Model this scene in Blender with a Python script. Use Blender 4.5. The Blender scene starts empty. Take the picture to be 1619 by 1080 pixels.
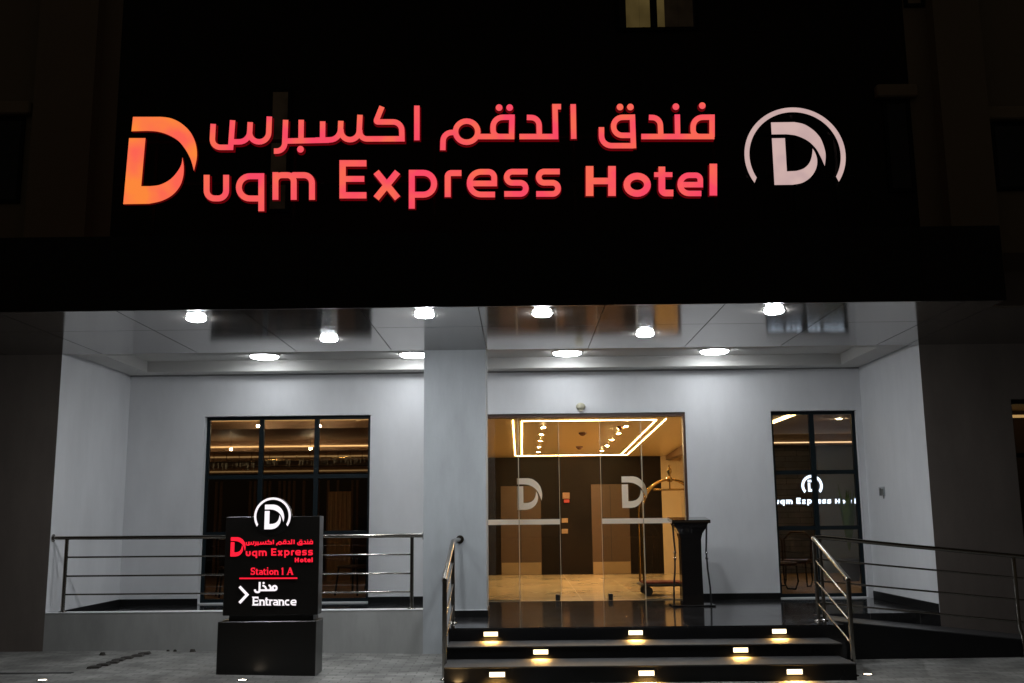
import bpy, math, random
from mathutils import Vector, Matrix
random.seed(7)
R = math.radians
sc = bpy.context.scene
col = sc.collection

# ------------------------------------------------------------------ camera
F0 = 1619.27; EYE = 1.6
p_, r_, y_ = R(9.824), R(-0.599), R(-0.393)
FW = Vector((math.sin(y_)*math.cos(p_), math.cos(y_)*math.cos(p_), math.sin(p_)))
RT0 = Vector((math.cos(y_), -math.sin(y_), 0)); UP0 = RT0.cross(FW)
RT = math.cos(r_)*RT0 + math.sin(r_)*UP0; UP = RT.cross(FW)
cd = bpy.data.cameras.new('camera'); cam = bpy.data.objects.new('camera', cd); col.objects.link(cam)
cd.sensor_width = 36; cd.lens = F0/1619*36; cd.clip_end = 500; cd.clip_start = .05
M = Matrix((RT, UP, -FW)).transposed().to_4x4(); M.translation = Vector((0, 0, EYE))
cam.matrix_world = M
sc.camera = cam
def ray(px, py): return FW + RT*((px-809.5)/F0) + UP*((540-py)/F0)
def at(px, py, Y):
    v = ray(px, py); t = Y/v.y; return Vector((v.x*t, Y, EYE+v.z*t))
def onz(px, py, z):
    v = ray(px, py); t = (z-EYE)/v.z; return Vector((v.x*t, v.y*t, z))

# ------------------------------------------------------------------ materials
def newmat(name):
    m = bpy.data.materials.new(name); m.use_nodes = True
    nt = m.node_tree; return m, nt, nt.nodes['Principled BSDF']
def node(nt, t, **kw):
    n = nt.nodes.new(t)
    for k, v in kw.items(): setattr(n, k, v)
    return n
def mat(name, c, rough=.5, metal=0, var=.12, scale=6, bump=0, bscale=60, spec=.5, coat=0, rvar=0):
    m, nt, b = newmat(name)
    tc = node(nt, 'ShaderNodeTexCoord'); nz = node(nt, 'ShaderNodeTexNoise')
    nz.inputs['Scale'].default_value = scale; nz.inputs['Detail'].default_value = 6
    nt.links.new(tc.outputs['Object'], nz.inputs['Vector'])
    mx = node(nt, 'ShaderNodeMix', data_type='RGBA')
    mx.inputs['A'].default_value = (*[x*(1-var) for x in c], 1)
    mx.inputs['B'].default_value = (*[min(1, x*(1+var)) for x in c], 1)
    nt.links.new(nz.outputs['Fac'], mx.inputs['Factor'])
    nt.links.new(mx.outputs['Result'], b.inputs['Base Color'])
    b.inputs['Roughness'].default_value = rough; b.inputs['Metallic'].default_value = metal
    b.inputs['Specular IOR Level'].default_value = spec
    b.inputs['Coat Weight'].default_value = coat
    if rvar:
        mr = node(nt, 'ShaderNodeMapRange'); mr.inputs['To Min'].default_value = max(0, rough-rvar); mr.inputs['To Max'].default_value = rough+rvar
        nt.links.new(nz.outputs['Fac'], mr.inputs['Value']); nt.links.new(mr.outputs['Result'], b.inputs['Roughness'])
    if bump:
        n2 = node(nt, 'ShaderNodeTexNoise'); n2.inputs['Scale'].default_value = bscale; n2.inputs['Detail'].default_value = 4
        nt.links.new(tc.outputs['Object'], n2.inputs['Vector'])
        bp = node(nt, 'ShaderNodeBump'); bp.inputs['Strength'].default_value = bump; bp.inputs['Distance'].default_value = .01
        nt.links.new(n2.outputs['Fac'], bp.inputs['Height']); nt.links.new(bp.outputs['Normal'], b.inputs['Normal'])
    return m
def emis(name, c, s, c2=None, scale=6):
    m, nt, b = newmat(name)
    b.inputs['Base Color'].default_value = (.02, .02, .02, 1)
    b.inputs['Emission Strength'].default_value = s
    if c2:
        tc = node(nt, 'ShaderNodeTexCoord'); nz = node(nt, 'ShaderNodeTexNoise'); nz.inputs['Scale'].default_value = scale; nz.inputs['Detail'].default_value = 2
        rp = node(nt, 'ShaderNodeValToRGB'); rp.color_ramp.elements[0].position = .36; rp.color_ramp.elements[1].position = .64
        rp.color_ramp.elements[0].color = (*c, 1); rp.color_ramp.elements[1].color = (*c2, 1)
        nt.links.new(tc.outputs['Object'], nz.inputs['Vector']); nt.links.new(nz.outputs['Fac'], rp.inputs['Fac'])
        nt.links.new(rp.outputs['Color'], b.inputs['Emission Color'])
    else: b.inputs['Emission Color'].default_value = (*c, 1)
    return m
def glass(name, tint=(.9, .9, .9), refl=1.0, rough=0.0):
    m, nt, b = newmat(name); nt.nodes.remove(b); out = nt.nodes['Material Output']
    tr = node(nt, 'ShaderNodeBsdfTransparent'); tr.inputs['Color'].default_value = (*tint, 1)
    gl = node(nt, 'ShaderNodeBsdfGlossy'); gl.inputs['Roughness'].default_value = rough
    fr = node(nt, 'ShaderNodeFresnel'); fr.inputs['IOR'].default_value = 1.5
    mu = node(nt, 'ShaderNodeMath', operation='MULTIPLY'); mu.inputs[1].default_value = refl
    ms = node(nt, 'ShaderNodeMixShader')
    nt.links.new(fr.outputs[0], mu.inputs[0]); nt.links.new(mu.outputs[0], ms.inputs[0])
    nt.links.new(tr.outputs[0], ms.inputs[1]); nt.links.new(gl.outputs[0], ms.inputs[2]); nt.links.new(ms.outputs[0], out.inputs['Surface'])
    return m
def brickmat(name, c1, c2, mortar, bw, rh, ms=.01, rough=.7, bump=.4, off=.5, rot=(0, 0, 0), vein=0, rvar=0, con=(.55, 1.5)):
    m, nt, b = newmat(name)
    tc = node(nt, 'ShaderNodeTexCoord'); mp = node(nt, 'ShaderNodeMapping'); mp.inputs['Rotation'].default_value = rot
    br = node(nt, 'ShaderNodeTexBrick'); br.offset = off
    br.inputs['Color1'].default_value = (*c1, 1); br.inputs['Color2'].default_value = (*c2, 1); br.inputs['Mortar'].default_value = (*mortar, 1)
    br.inputs['Scale'].default_value = 1; br.inputs['Brick Width'].default_value = bw; br.inputs['Row Height'].default_value = rh; br.inputs['Mortar Size'].default_value = ms
    nz = node(nt, 'ShaderNodeTexNoise'); nz.inputs['Scale'].default_value = 1.7; nz.inputs['Detail'].default_value = 9; nz.inputs['Distortion'].default_value = vein
    nt.links.new(tc.outputs['Object'], mp.inputs['Vector']); nt.links.new(mp.outputs[0], br.inputs['Vector']); nt.links.new(tc.outputs['Object'], nz.inputs['Vector'])
    mr = node(nt, 'ShaderNodeMapRange'); mr.inputs['From Min'].default_value = .3; mr.inputs['From Max'].default_value = .7; mr.inputs['To Min'].default_value = con[0]; mr.inputs['To Max'].default_value = con[1]
    nt.links.new(nz.outputs['Fac'], mr.inputs['Value'])
    mx = node(nt, 'ShaderNodeVectorMath', operation='SCALE')
    nt.links.new(br.outputs['Color'], mx.inputs[0]); nt.links.new(mr.outputs[0], mx.inputs['Scale']); nt.links.new(mx.outputs[0], b.inputs['Base Color'])
    b.inputs['Roughness'].default_value = rough
    if rvar:
        m2 = node(nt, 'ShaderNodeMapRange'); m2.inputs['To Min'].default_value = max(0, rough-rvar); m2.inputs['To Max'].default_value = rough+rvar
        nt.links.new(nz.outputs['Fac'], m2.inputs['Value']); nt.links.new(m2.outputs[0], b.inputs['Roughness'])
    if bump:
        bp = node(nt, 'ShaderNodeBump'); bp.inputs['Strength'].default_value = bump; bp.inputs['Distance'].default_value = .006; bp.invert = True
        nt.links.new(br.outputs['Fac'], bp.inputs['Height']); nt.links.new(bp.outputs['Normal'], b.inputs['Normal'])
    return m

WHITE = mat('white_paint', (.69, .695, .715), .7, var=.04, scale=1.2, bump=.12, bscale=90)
def weather(m, amt=.16, zs=.35, sc_=2.2):
    nt = m.node_tree; b = nt.nodes['Principled BSDF']; l = b.inputs['Base Color'].links[0]; src = l.from_socket
    tc = node(nt, 'ShaderNodeTexCoord'); mp = node(nt, 'ShaderNodeMapping'); mp.inputs['Scale'].default_value = (1, 1, zs)
    nz = node(nt, 'ShaderNodeTexNoise'); nz.inputs['Scale'].default_value = sc_; nz.inputs['Detail'].default_value = 8; nz.inputs['Roughness'].default_value = .65
    mr = node(nt, 'ShaderNodeMapRange'); mr.inputs['From Min'].default_value = .35; mr.inputs['From Max'].default_value = .7; mr.inputs['To Min'].default_value = 1; mr.inputs['To Max'].default_value = 1-amt
    sc2 = node(nt, 'ShaderNodeVectorMath', operation='SCALE')
    nt.links.new(tc.outputs['Object'], mp.inputs[0]); nt.links.new(mp.outputs[0], nz.inputs['Vector']); nt.links.new(nz.outputs['Fac'], mr.inputs['Value'])
    nt.links.new(src, sc2.inputs[0]); nt.links.new(mr.outputs[0], sc2.inputs['Scale']); nt.links.new(sc2.outputs[0], b.inputs['Base Color'])
COLP = mat('dimmed_grey_paint', (.40, .42, .44), .75, var=.06, scale=1.5, bump=.15, bscale=90)  # on the column: white paint greyed to stand for grazing lamp light
weather(WHITE, .10); weather(COLP, .20, .25, 3)
CEIL = mat('ceiling_paint', (.66, .65, .63), .8, var=.03, scale=1)
LOWP = mat('low_wall_dimmed_paint', (.34, .34, .33), .75, var=.06, scale=1.5, bump=.15, bscale=90); weather(LOWP, .22, .3, 3)  # column paint again, darkened in colour for the weaker light down here
BROWN = mat('brown_dim_paint', (.155, .128, .112), .8, var=.1, scale=1.3, bump=.15, bscale=80)  # outer walls: dark tone stands in for lamp light falling off on them
FAC = mat('facade_paint', (.30, .25, .18), .85, var=.1, scale=.8)
BLACKC = mat('black_cladding', (.006, .006, .007), .35, var=.1, scale=2, spec=.3)
DARKF = mat('dark_facade', (.006, .0055, .005), .7)  # on the upper facade, the lack of light is put into this black
SOFF = mat('soffit_panel', (.29, .272, .255), .105, metal=.75, var=.14, scale=1.3, rvar=.04)
JOINT = mat('joint', (.02, .02, .02), .8)
GRAN = brickmat('polished_granite', (.013, .013, .014), (.022, .021, .022), (.06, .058, .055), .62, .62, .006, rough=.10, bump=.15, off=0, vein=1.6, rvar=.05)
SKIRT = mat('black_skirting', (.006, .006, .006), .5, spec=.2)
STEPM = mat('step_granite', (.008, .008, .009), .3, spec=.3, var=.5, scale=3, rvar=.07)
RAMPM = mat('ramp_granite', (.05, .05, .052), .38, var=.3, scale=5, bump=.1, bscale=120)
PAVE = brickmat('paving', (.23, .225, .21), (.16, .158, .15), (.11, .108, .10), .21, .105, .007, rough=.7, bump=.35, vein=.6, rvar=.12)
STEEL = mat('steel', (.36, .34, .31), .18, metal=1, var=.08, scale=12)
CHROME = mat('chrome', (.75, .75, .76), .08, metal=1, var=.04)
FRAME = mat('window_frame', (.004, .009, .012), .45, var=.1, spec=.2)
weather(BROWN, .22, .3, 2.5)
GLASS = glass('glass', (.86, .88, .88), 1.1)
GLASSD = glass('tinted_glass', (.55, .57, .60), 1.5)
FROST = mat('frosted_film', (.93, .80, .63), .6, var=.03)
nt = FROST.node_tree; b = nt.nodes['Principled BSDF']; b.inputs['Emission Strength'].default_value = 0
tl = node(nt, 'ShaderNodeBsdfTranslucent'); tl.inputs['Color'].default_value = (.9, .85, .78, 1)
ms = node(nt, 'ShaderNodeMixShader'); ms.inputs[0].default_value = .25
nt.links.new(b.outputs[0], ms.inputs[1]); nt.links.new(tl.outputs[0], ms.inputs[2]); nt.links.new(ms.outputs[0], nt.nodes['Material Output'].inputs['Surface'])
BPLAST = mat('black_plastic', (.012, .012, .012), .35)
GLOSSB = mat('gloss_black', (.008, .007, .007), .12, var=.1, coat=.5)
MONO = mat('sign_black', (.013, .012, .011), .28, var=.15, scale=3)
SIGNRED = emis('led_red_face', (1.0, .07, .135), .95, (1.0, .15, .09), 3.2)
SIGNORANGE = emis('led_orange_face', (1.0, .245, .045), .98, (1.0, .13, .085), 2.6)
SIGNSIDE = emis('led_red_side', (.5, .003, .008), .16)
SIGNWHITE = emis('led_white_face', (.62, .43, .40), 1.0, (.55, .38, .37), 5)
WSIDE = mat('dark_letter_side', (.03, .02, .02), .6)
MRED = emis('small_red_face', (1.0, .01, .035), 1.15)
MWHITE = emis('small_white_face', (1.0, .93, .97), 1.05)
LOBSIGN = emis('lobby_sign_face', (.80, .90, 1.0), 7)
LAMP = emis('soffit_lamp', (.93, .97, 1.0), 325)
TRAYL = emis('tray_lamp', (.93, .97, 1.0), 36)
TRAYL2 = emis('tray_lamp_dim', (.93, .97, 1.0), 27)
STEPL = emis('step_lamp', (1.0, .80, .50), 3.2)
GRL = emis('ground_lamp', (1.0, .82, .6), 14)
GRLH = emis('ground_lamp_warm', (1.0, .62, .25), 60)
STRIP = emis('led_strip', (1.0, .62, .24), 42)
STRIPD = emis('led_strip_dim', (1.0, .55, .18), 1.6)
DOWN = emis('downlight', (1.0, .70, .34), 2300)
SPARK = emis('crystal_light', (1.0, .72, .36), 2.5)
WHITEM = mat('lamp_housing', (.7, .7, .7), .5, var=.03)
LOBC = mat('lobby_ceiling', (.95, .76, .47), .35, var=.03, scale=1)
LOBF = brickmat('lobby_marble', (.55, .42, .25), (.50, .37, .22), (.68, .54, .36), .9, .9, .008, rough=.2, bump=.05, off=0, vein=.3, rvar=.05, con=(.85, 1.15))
DMARB = mat('dark_marble', (.011, .007, .005), .5, var=.8, scale=1.6, spec=.12)
WOOD = mat('wood_door', (.075, .040, .018), .45, var=.15, scale=9)
WOODD = mat('dark_wood', (.07, .03, .015), .4, var=.2, scale=9)
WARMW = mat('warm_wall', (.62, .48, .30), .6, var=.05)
RESTC = mat('restaurant_ceiling', (.55, .36, .22), .6, var=.1, scale=1)
RESTD = mat('restaurant_dark', (.045, .032, .026), .7)
SLAT = mat('curtain', (.34, .19, .09), .8, var=.3, scale=14)
BRASS = mat('brass', (.50, .32, .11), .18, metal=1, var=.08, scale=8)
CARPET = mat('red_carpet', (.13, .010, .008), .9, bump=.3)
RUB = mat('rubber', (.02, .02, .02), .7)
LEAF = mat('leaf', (.07, .18, .05), .5, var=.4, scale=8)
BEIGE = mat('beige_plastic', (.42, .40, .30), .5)
BLUEW = mat('bluish_lit_wall', (.22, .28, .36), .7, var=.1)  # bluish light in the lounge is put into the wall colour
STONE = brickmat('glow_tinted_stone', (.11, .12, .17), (.16, .165, .21), (.03, .03, .04), .5, .12, .006, rough=.7, bump=.5, rot=(R(90), 0, 0))  # blue tint of the stone stands in for the glow of the lit sign
CURT = emis('lit_curtain', (.30, .21, .07), .24, (.16, .11, .035), 2)
CURTD = emis('dim_curtain', (.10, .065, .035), .055, (.05, .032, .016), 3)
DGLASS = mat('dark_window_glass', (.004, .005, .006), .15, var=.05)
TRIM = mat('stone_trim', (.36, .30, .21), .8)
REDL = emis('red_lamp', (1, .05, .02), .5)

# ------------------------------------------------------------------ mesh builder
class MB:
    def __init__(s): s.v = []; s.f = []; s.mi = []; s.sm = []
    def face(s, pts, mi=0, sm=False):
        n = len(s.v); s.v += [tuple(p) for p in pts]; s.f.append(list(range(n, n+len(pts)))); s.mi.append(mi); s.sm.append(sm)
    def idx(s, verts, faces, mi=0, sm=False):
        n = len(s.v); s.v += [tuple(p) for p in verts]
        for f in faces: s.f.append([i+n for i in f]); s.mi.append(mi); s.sm.append(sm)
    def box(s, x0, x1, y0, y1, z0, z1, mi=0, bev=0):
        x0, x1 = sorted((x0, x1)); y0, y1 = sorted((y0, y1)); z0, z1 = sorted((z0, z1))
        if bev:
            b = min(bev, (x1-x0)/2.1, (y1-y0)/2.1, (z1-z0)/2.1)
            # chamfered vertical edges and top/bottom
            def ring(i, z): return [(x0+b+i, y0+i, z), (x1-b-i, y0+i, z), (x1-i, y0+b+i, z), (x1-i, y1-b-i, z), (x1-b-i, y1-i, z), (x0+b+i, y1-i, z), (x0+i, y1-b-i, z), (x0+i, y0+b+i, z)]
            vs = ring(b*.9, z0)+ring(0, z0+b)+ring(0, z1-b)+ring(b*.9, z1)
            fs = [list(range(7, -1, -1)), list(range(24, 32))]
            for k in range(3):
                for j in range(8): fs.append([k*8+j, k*8+(j+1) % 8, (k+1)*8+(j+1) % 8, (k+1)*8+j])
            s.idx(vs, fs, mi); return
        v = [(x0, y0, z0), (x1, y0, z0), (x1, y1, z0), (x0, y1, z0), (x0, y0, z1), (x1, y0, z1), (x1, y1, z1), (x0, y1, z1)]
        s.idx(v, [(3, 2, 1, 0), (4, 5, 6, 7), (0, 1, 5, 4), (1, 2, 6, 5), (2, 3, 7, 6), (3, 0, 4, 7)], mi)
    def cyl(s, c, r, h, n=24, mi=0, r2=None, sm=True, axis='z'):
        r2 = r if r2 is None else r2
        def P(a, rr, t):
            x, y = rr*math.cos(a), rr*math.sin(a)
            if axis == 'z': return (c[0]+x, c[1]+y, c[2]+t)
            if axis == 'y': return (c[0]+x, c[1]+t, c[2]+y)
            return (c[0]+t, c[1]+x, c[2]+y)
        A = [2*math.pi*i/n for i in range(n)]
        lo = [P(a, r, 0) for a in A]; hi = [P(a, r2, h) for a in A]
        s.idx(lo+hi, [[i, (i+1) % n, n+(i+1) % n, n+i] for i in range(n)], mi, sm)
        s.face(lo[::-1], mi); s.face(hi, mi)
    def lathe(s, c, prof, n=28, mi=0):
        vs = []
        for (r, z) in prof:
            for i in range(n): a = 2*math.pi*i/n; vs.append((c[0]+r*math.cos(a), c[1]+r*math.sin(a), c[2]+z))
        fs = [[k*n+i, k*n+(i+1) % n, (k+1)*n+(i+1) % n, (k+1)*n+i] for k in range(len(prof)-1) for i in range(n)]
        s.idx(vs, fs, mi, True)
        if prof[0][0] > .0001: s.face(vs[:n][::-1], mi)
        if prof[-1][0] > .0001: s.face(vs[-n:], mi)
    def tube(s, pts, r, n=12, mi=0, closed=False):
        pts = [Vector(p) for p in pts]; N = len(pts); rings = []; up = None
        for i, p in enumerate(pts):
            if closed: d = (pts[(i+1) % N]-pts[i-1]).normalized()
            else: d = (pts[min(i+1, N-1)]-pts[max(i-1, 0)]).normalized()
            if up is None: up = Vector((0, 0, 1)) if abs(d.z) < .9 else Vector((0, 1, 0))
            a = d.cross(up).normalized(); b = a.cross(d).normalized(); up = b
            rr = r[i] if isinstance(r, (list, tuple)) else r
            rings.append([p+a*(rr*math.cos(2*math.pi*k/n))+b*(rr*math.sin(2*math.pi*k/n)) for k in range(n)])
        vs = [v for q in rings for v in q]; fs = []
        for i in range(N if closed else N-1):
            j = (i+1) % N
            for k in range(n): fs.append([i*n+k, i*n+(k+1) % n, j*n+(k+1) % n, j*n+k])
        s.idx(vs, fs, mi, True)
        if not closed: s.face(rings[0][::-1], mi); s.face(rings[-1], mi)
    def plate(s, front, depth, mi=0, side=1):
        """front: 3-D polygon facing -Y; extruded back by depth"""
        back = [p+Vector((0, depth, 0)) for p in front]; n = len(front)
        s.face(front, mi); s.face(back[::-1], side)
        for i in range(n): s.face([front[i], back[i], back[(i+1) % n], front[(i+1) % n]], side)
    def build(s, name, mats, parent=None, loc=None):
        me = bpy.data.meshes.new(name); me.from_pydata(s.v, [], s.f); 
        for m in (mats if isinstance(mats, (list, tuple)) else [mats]): me.materials.append(m)
        me.polygons.foreach_set('material_index', s.mi); me.polygons.foreach_set('use_smooth', s.sm); me.update()
        o = bpy.data.objects.new(name, me); col.objects.link(o)
        if parent: o.parent = parent
        if loc: o.location = loc
        return o
def tag(o, label=None, cat=None, group=None, kind=None):
    if label: o['label'] = label
    if cat: o['category'] = cat
    if group: o['group'] = group
    if kind: o['kind'] = kind
    return o
def empty(name, loc, label=None, cat=None, group=None, rz=0):
    o = bpy.data.objects.new(name, None); col.objects.link(o); o.location = loc; o.rotation_euler = (0, 0, rz); o.empty_display_size = .2
    return tag(o, label, cat, group)
def kids(o): return [c for c in bpy.data.objects if c.parent is o and c.type != 'LIGHT']
def copy_tree(o, parent=None):
    c = o.copy(); col.objects.link(c)
    if parent: c.parent = parent
    for ch in kids(o): copy_tree(ch, c)
    return c
def bx(name, m, parent, *a, **k):
    q = MB(); q.box(*a, **k); return q.build(name, m, parent)

# ------------------------------------------------------------------ strokes and glyphs
def fillet(pts, rad, closed=False, n=7):
    out = []; N = len(pts)
    for i, p in enumerate(pts):
        rr = rad[i] if isinstance(rad, (list, tuple)) else rad
        if (not closed and i in (0, N-1)) or rr <= 0: out.append(Vector(p[:2])); continue
        a, b, c = Vector(pts[i-1][:2]), Vector(p[:2]), Vector(pts[(i+1) % N][:2])
        u, v = (a-b), (c-b); lu, lv = u.length, v.length; u /= lu; v /= lv
        t = min(rr, lu*.5 if (closed or i-1 > 0) else lu*.98, lv*.5 if (closed or i+1 < N-1) else lv*.98)
        P0, P1 = b+u*t, b+v*t
        for k in range(n+1):
            s = k/n; w = .74
            den = (1-s)**2+2*w*s*(1-s)+s*s
            out.append((P0*(1-s)**2+b*(2*w*s*(1-s))+P1*s*s)/den)
    o2 = []
    for q in out:
        if not o2 or (q-o2[-1]).length > .02: o2.append(q)
    if closed and (o2[0]-o2[-1]).length < .02: o2.pop()
    return o2
def ribbon(pts, w, closed=False):
    N = len(pts); L = []; Rr = []
    for i in range(N):
        if closed: d0 = (pts[i]-pts[i-1]).normalized(); d1 = (pts[(i+1) % N]-pts[i]).normalized()
        else:
            d0 = (pts[i]-pts[i-1]).normalized() if i else (pts[1]-pts[0]).normalized()
            d1 = (pts[i+1]-pts[i]).normalized() if i < N-1 else d0
        n0 = Vector((-d0.y, d0.x)); n1 = Vector((-d1.y, d1.x)); m = (n0+n1)
        m = n0 if m.length < .2 else m.normalized(); k = min(1/max(m.dot(n0), .35), 1.9)
        L.append(pts[i]+m*(w/2*k)); Rr.append(pts[i]-m*(w/2*k))
    return L, Rr
class Stroke:
    def __init__(s, pts, w, rad=0, closed=False): s.p = fillet(pts, rad, closed); s.w = w; s.c = closed
class Poly:
    def __init__(s, pts): s.p = [Vector(q[:2]) for q in pts]
HALO = emis('added_red_glow', (.55, .0, .012), .22)  # wider glowing rim added behind the letters to imitate their soft red glow
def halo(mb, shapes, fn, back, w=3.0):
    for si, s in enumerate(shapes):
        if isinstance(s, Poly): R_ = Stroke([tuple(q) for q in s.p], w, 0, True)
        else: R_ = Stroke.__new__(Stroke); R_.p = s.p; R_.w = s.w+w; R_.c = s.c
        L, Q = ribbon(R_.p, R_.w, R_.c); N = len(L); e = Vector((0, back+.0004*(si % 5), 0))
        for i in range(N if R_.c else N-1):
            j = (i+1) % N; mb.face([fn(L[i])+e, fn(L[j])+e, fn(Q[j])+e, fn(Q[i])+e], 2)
def dot(x, y, r, ry=None): ry = ry or r; return Poly([(x+r*math.cos(a*math.pi/8), y+ry*math.sin(a*math.pi/8)) for a in range(16)])
def emit_shapes(mb, shapes, fn, depth, mi=0, side=1):
    """fn maps a 2-D drawing point to the 3-D front face"""
    for si, s in enumerate(shapes):
        e = Vector((0, -.0004*(si % 5), 0))
        if isinstance(s, Poly): 
            mb.plate([fn(q)+e for q in s.p], depth, mi, side); continue
        L, Q = ribbon(s.p, s.w, s.c); N = len(L)
        L3 = [fn(q)+e for q in L]; Q3 = [fn(q)+e for q in Q]; D = Vector((0, depth, 0))
        for i in range(N if s.c else N-1):
            j = (i+1) % N
            mb.face([L3[i], L3[j], Q3[j], Q3[i]], mi)
            mb.face([L3[i], L3[i]+D, L3[j]+D, L3[j]], side); mb.face([Q3[i], Q3[j], Q3[j]+D, Q3[i]+D], side)
            mb.face([L3[i]+D, Q3[i]+D, Q3[j]+D, L3[j]+D], side)
        if not s.c:
            mb.face([L3[0], Q3[0], Q3[0]+D, L3[0]+D], side); mb.face([L3[-1], L3[-1]+D, Q3[-1]+D, Q3[-1]], side)
def spline(pts, n=6):
    out = []; P = [Vector(p) for p in pts]
    for i in range(len(P)-1):
        a, b, c, d = P[max(i-1, 0)], P[i], P[i+1], P[min(i+2, len(P)-1)]
        for k in range(n):
            t = k/n; out.append(.5*((2*b)+(c-a)*t+(2*a-5*b+4*c-d)*t*t+(3*b-a-3*c+d)*t**3))
    out.append(P[-1]); return out
# the D mark, unit height; (u right, v up). Two curved pieces
def dmark():
    outer = spline([(.36, 1), (.50, .965), (.62, .885), (.70, .80), (.757, .7), (.80, .53), (.80, .41), (.778, .29)])
    inner = spline([(.778, .29), (.755, .36), (.725, .44), (.661, .572), (.544, .697), (.377, .781), (.222, .806)])
    top = [Vector((0, 1))]+outer+inner[1:]+[Vector((0, .806))]
    i2 = spline([(.27, .215), (.36, .222), (.468, .262), (.55, .345), (.595, .46), (.612, .572)])
    o2 = spline([(.612, .572), (.655, .48), (.67, .369), (.642, .244), (.558, .119), (.428, .031), (.28, 0)])
    low = [Vector((0, .744)), Vector((.20, .744)), Vector((.20, .2125))]+i2+o2[1:]+[Vector((0, 0))]
    return top, low
DT, DL = dmark()
def ringpoly(cx, cy, R0, th, a0=-34, a1=214, n=56):
    o = []; i = []
    for k in range(n+1):
        a = R(a0+(a1-a0)*k/n); o.append(Vector((cx+R0*math.cos(a), cy+R0*math.sin(a)))); 
        aa = R(a0+4+(a1-a0-8)*k/n); i.append(Vector((cx+(R0-th)*math.cos(aa), cy+(R0-th)*math.sin(aa))))
    return o, i
def add_strip(mb, o, i, fn, depth, mi=0, side=1):
    D = Vector((0, depth, 0)); O = [fn(q) for q in o]; I = [fn(q) for q in i]
    for k in range(len(o)-1):
        mb.face([O[k], O[k+1], I[k+1], I[k]], mi); mb.face([O[k], O[k]+D, O[k+1]+D, O[k+1]], side); mb.face([I[k], I[k+1], I[k+1]+D, I[k]+D], side)
    mb.face([O[0], I[0], I[0]+D, O[0]+D], side); mb.face([O[-1], O[-1]+D, I[-1]+D, I[-1]], side)

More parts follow.
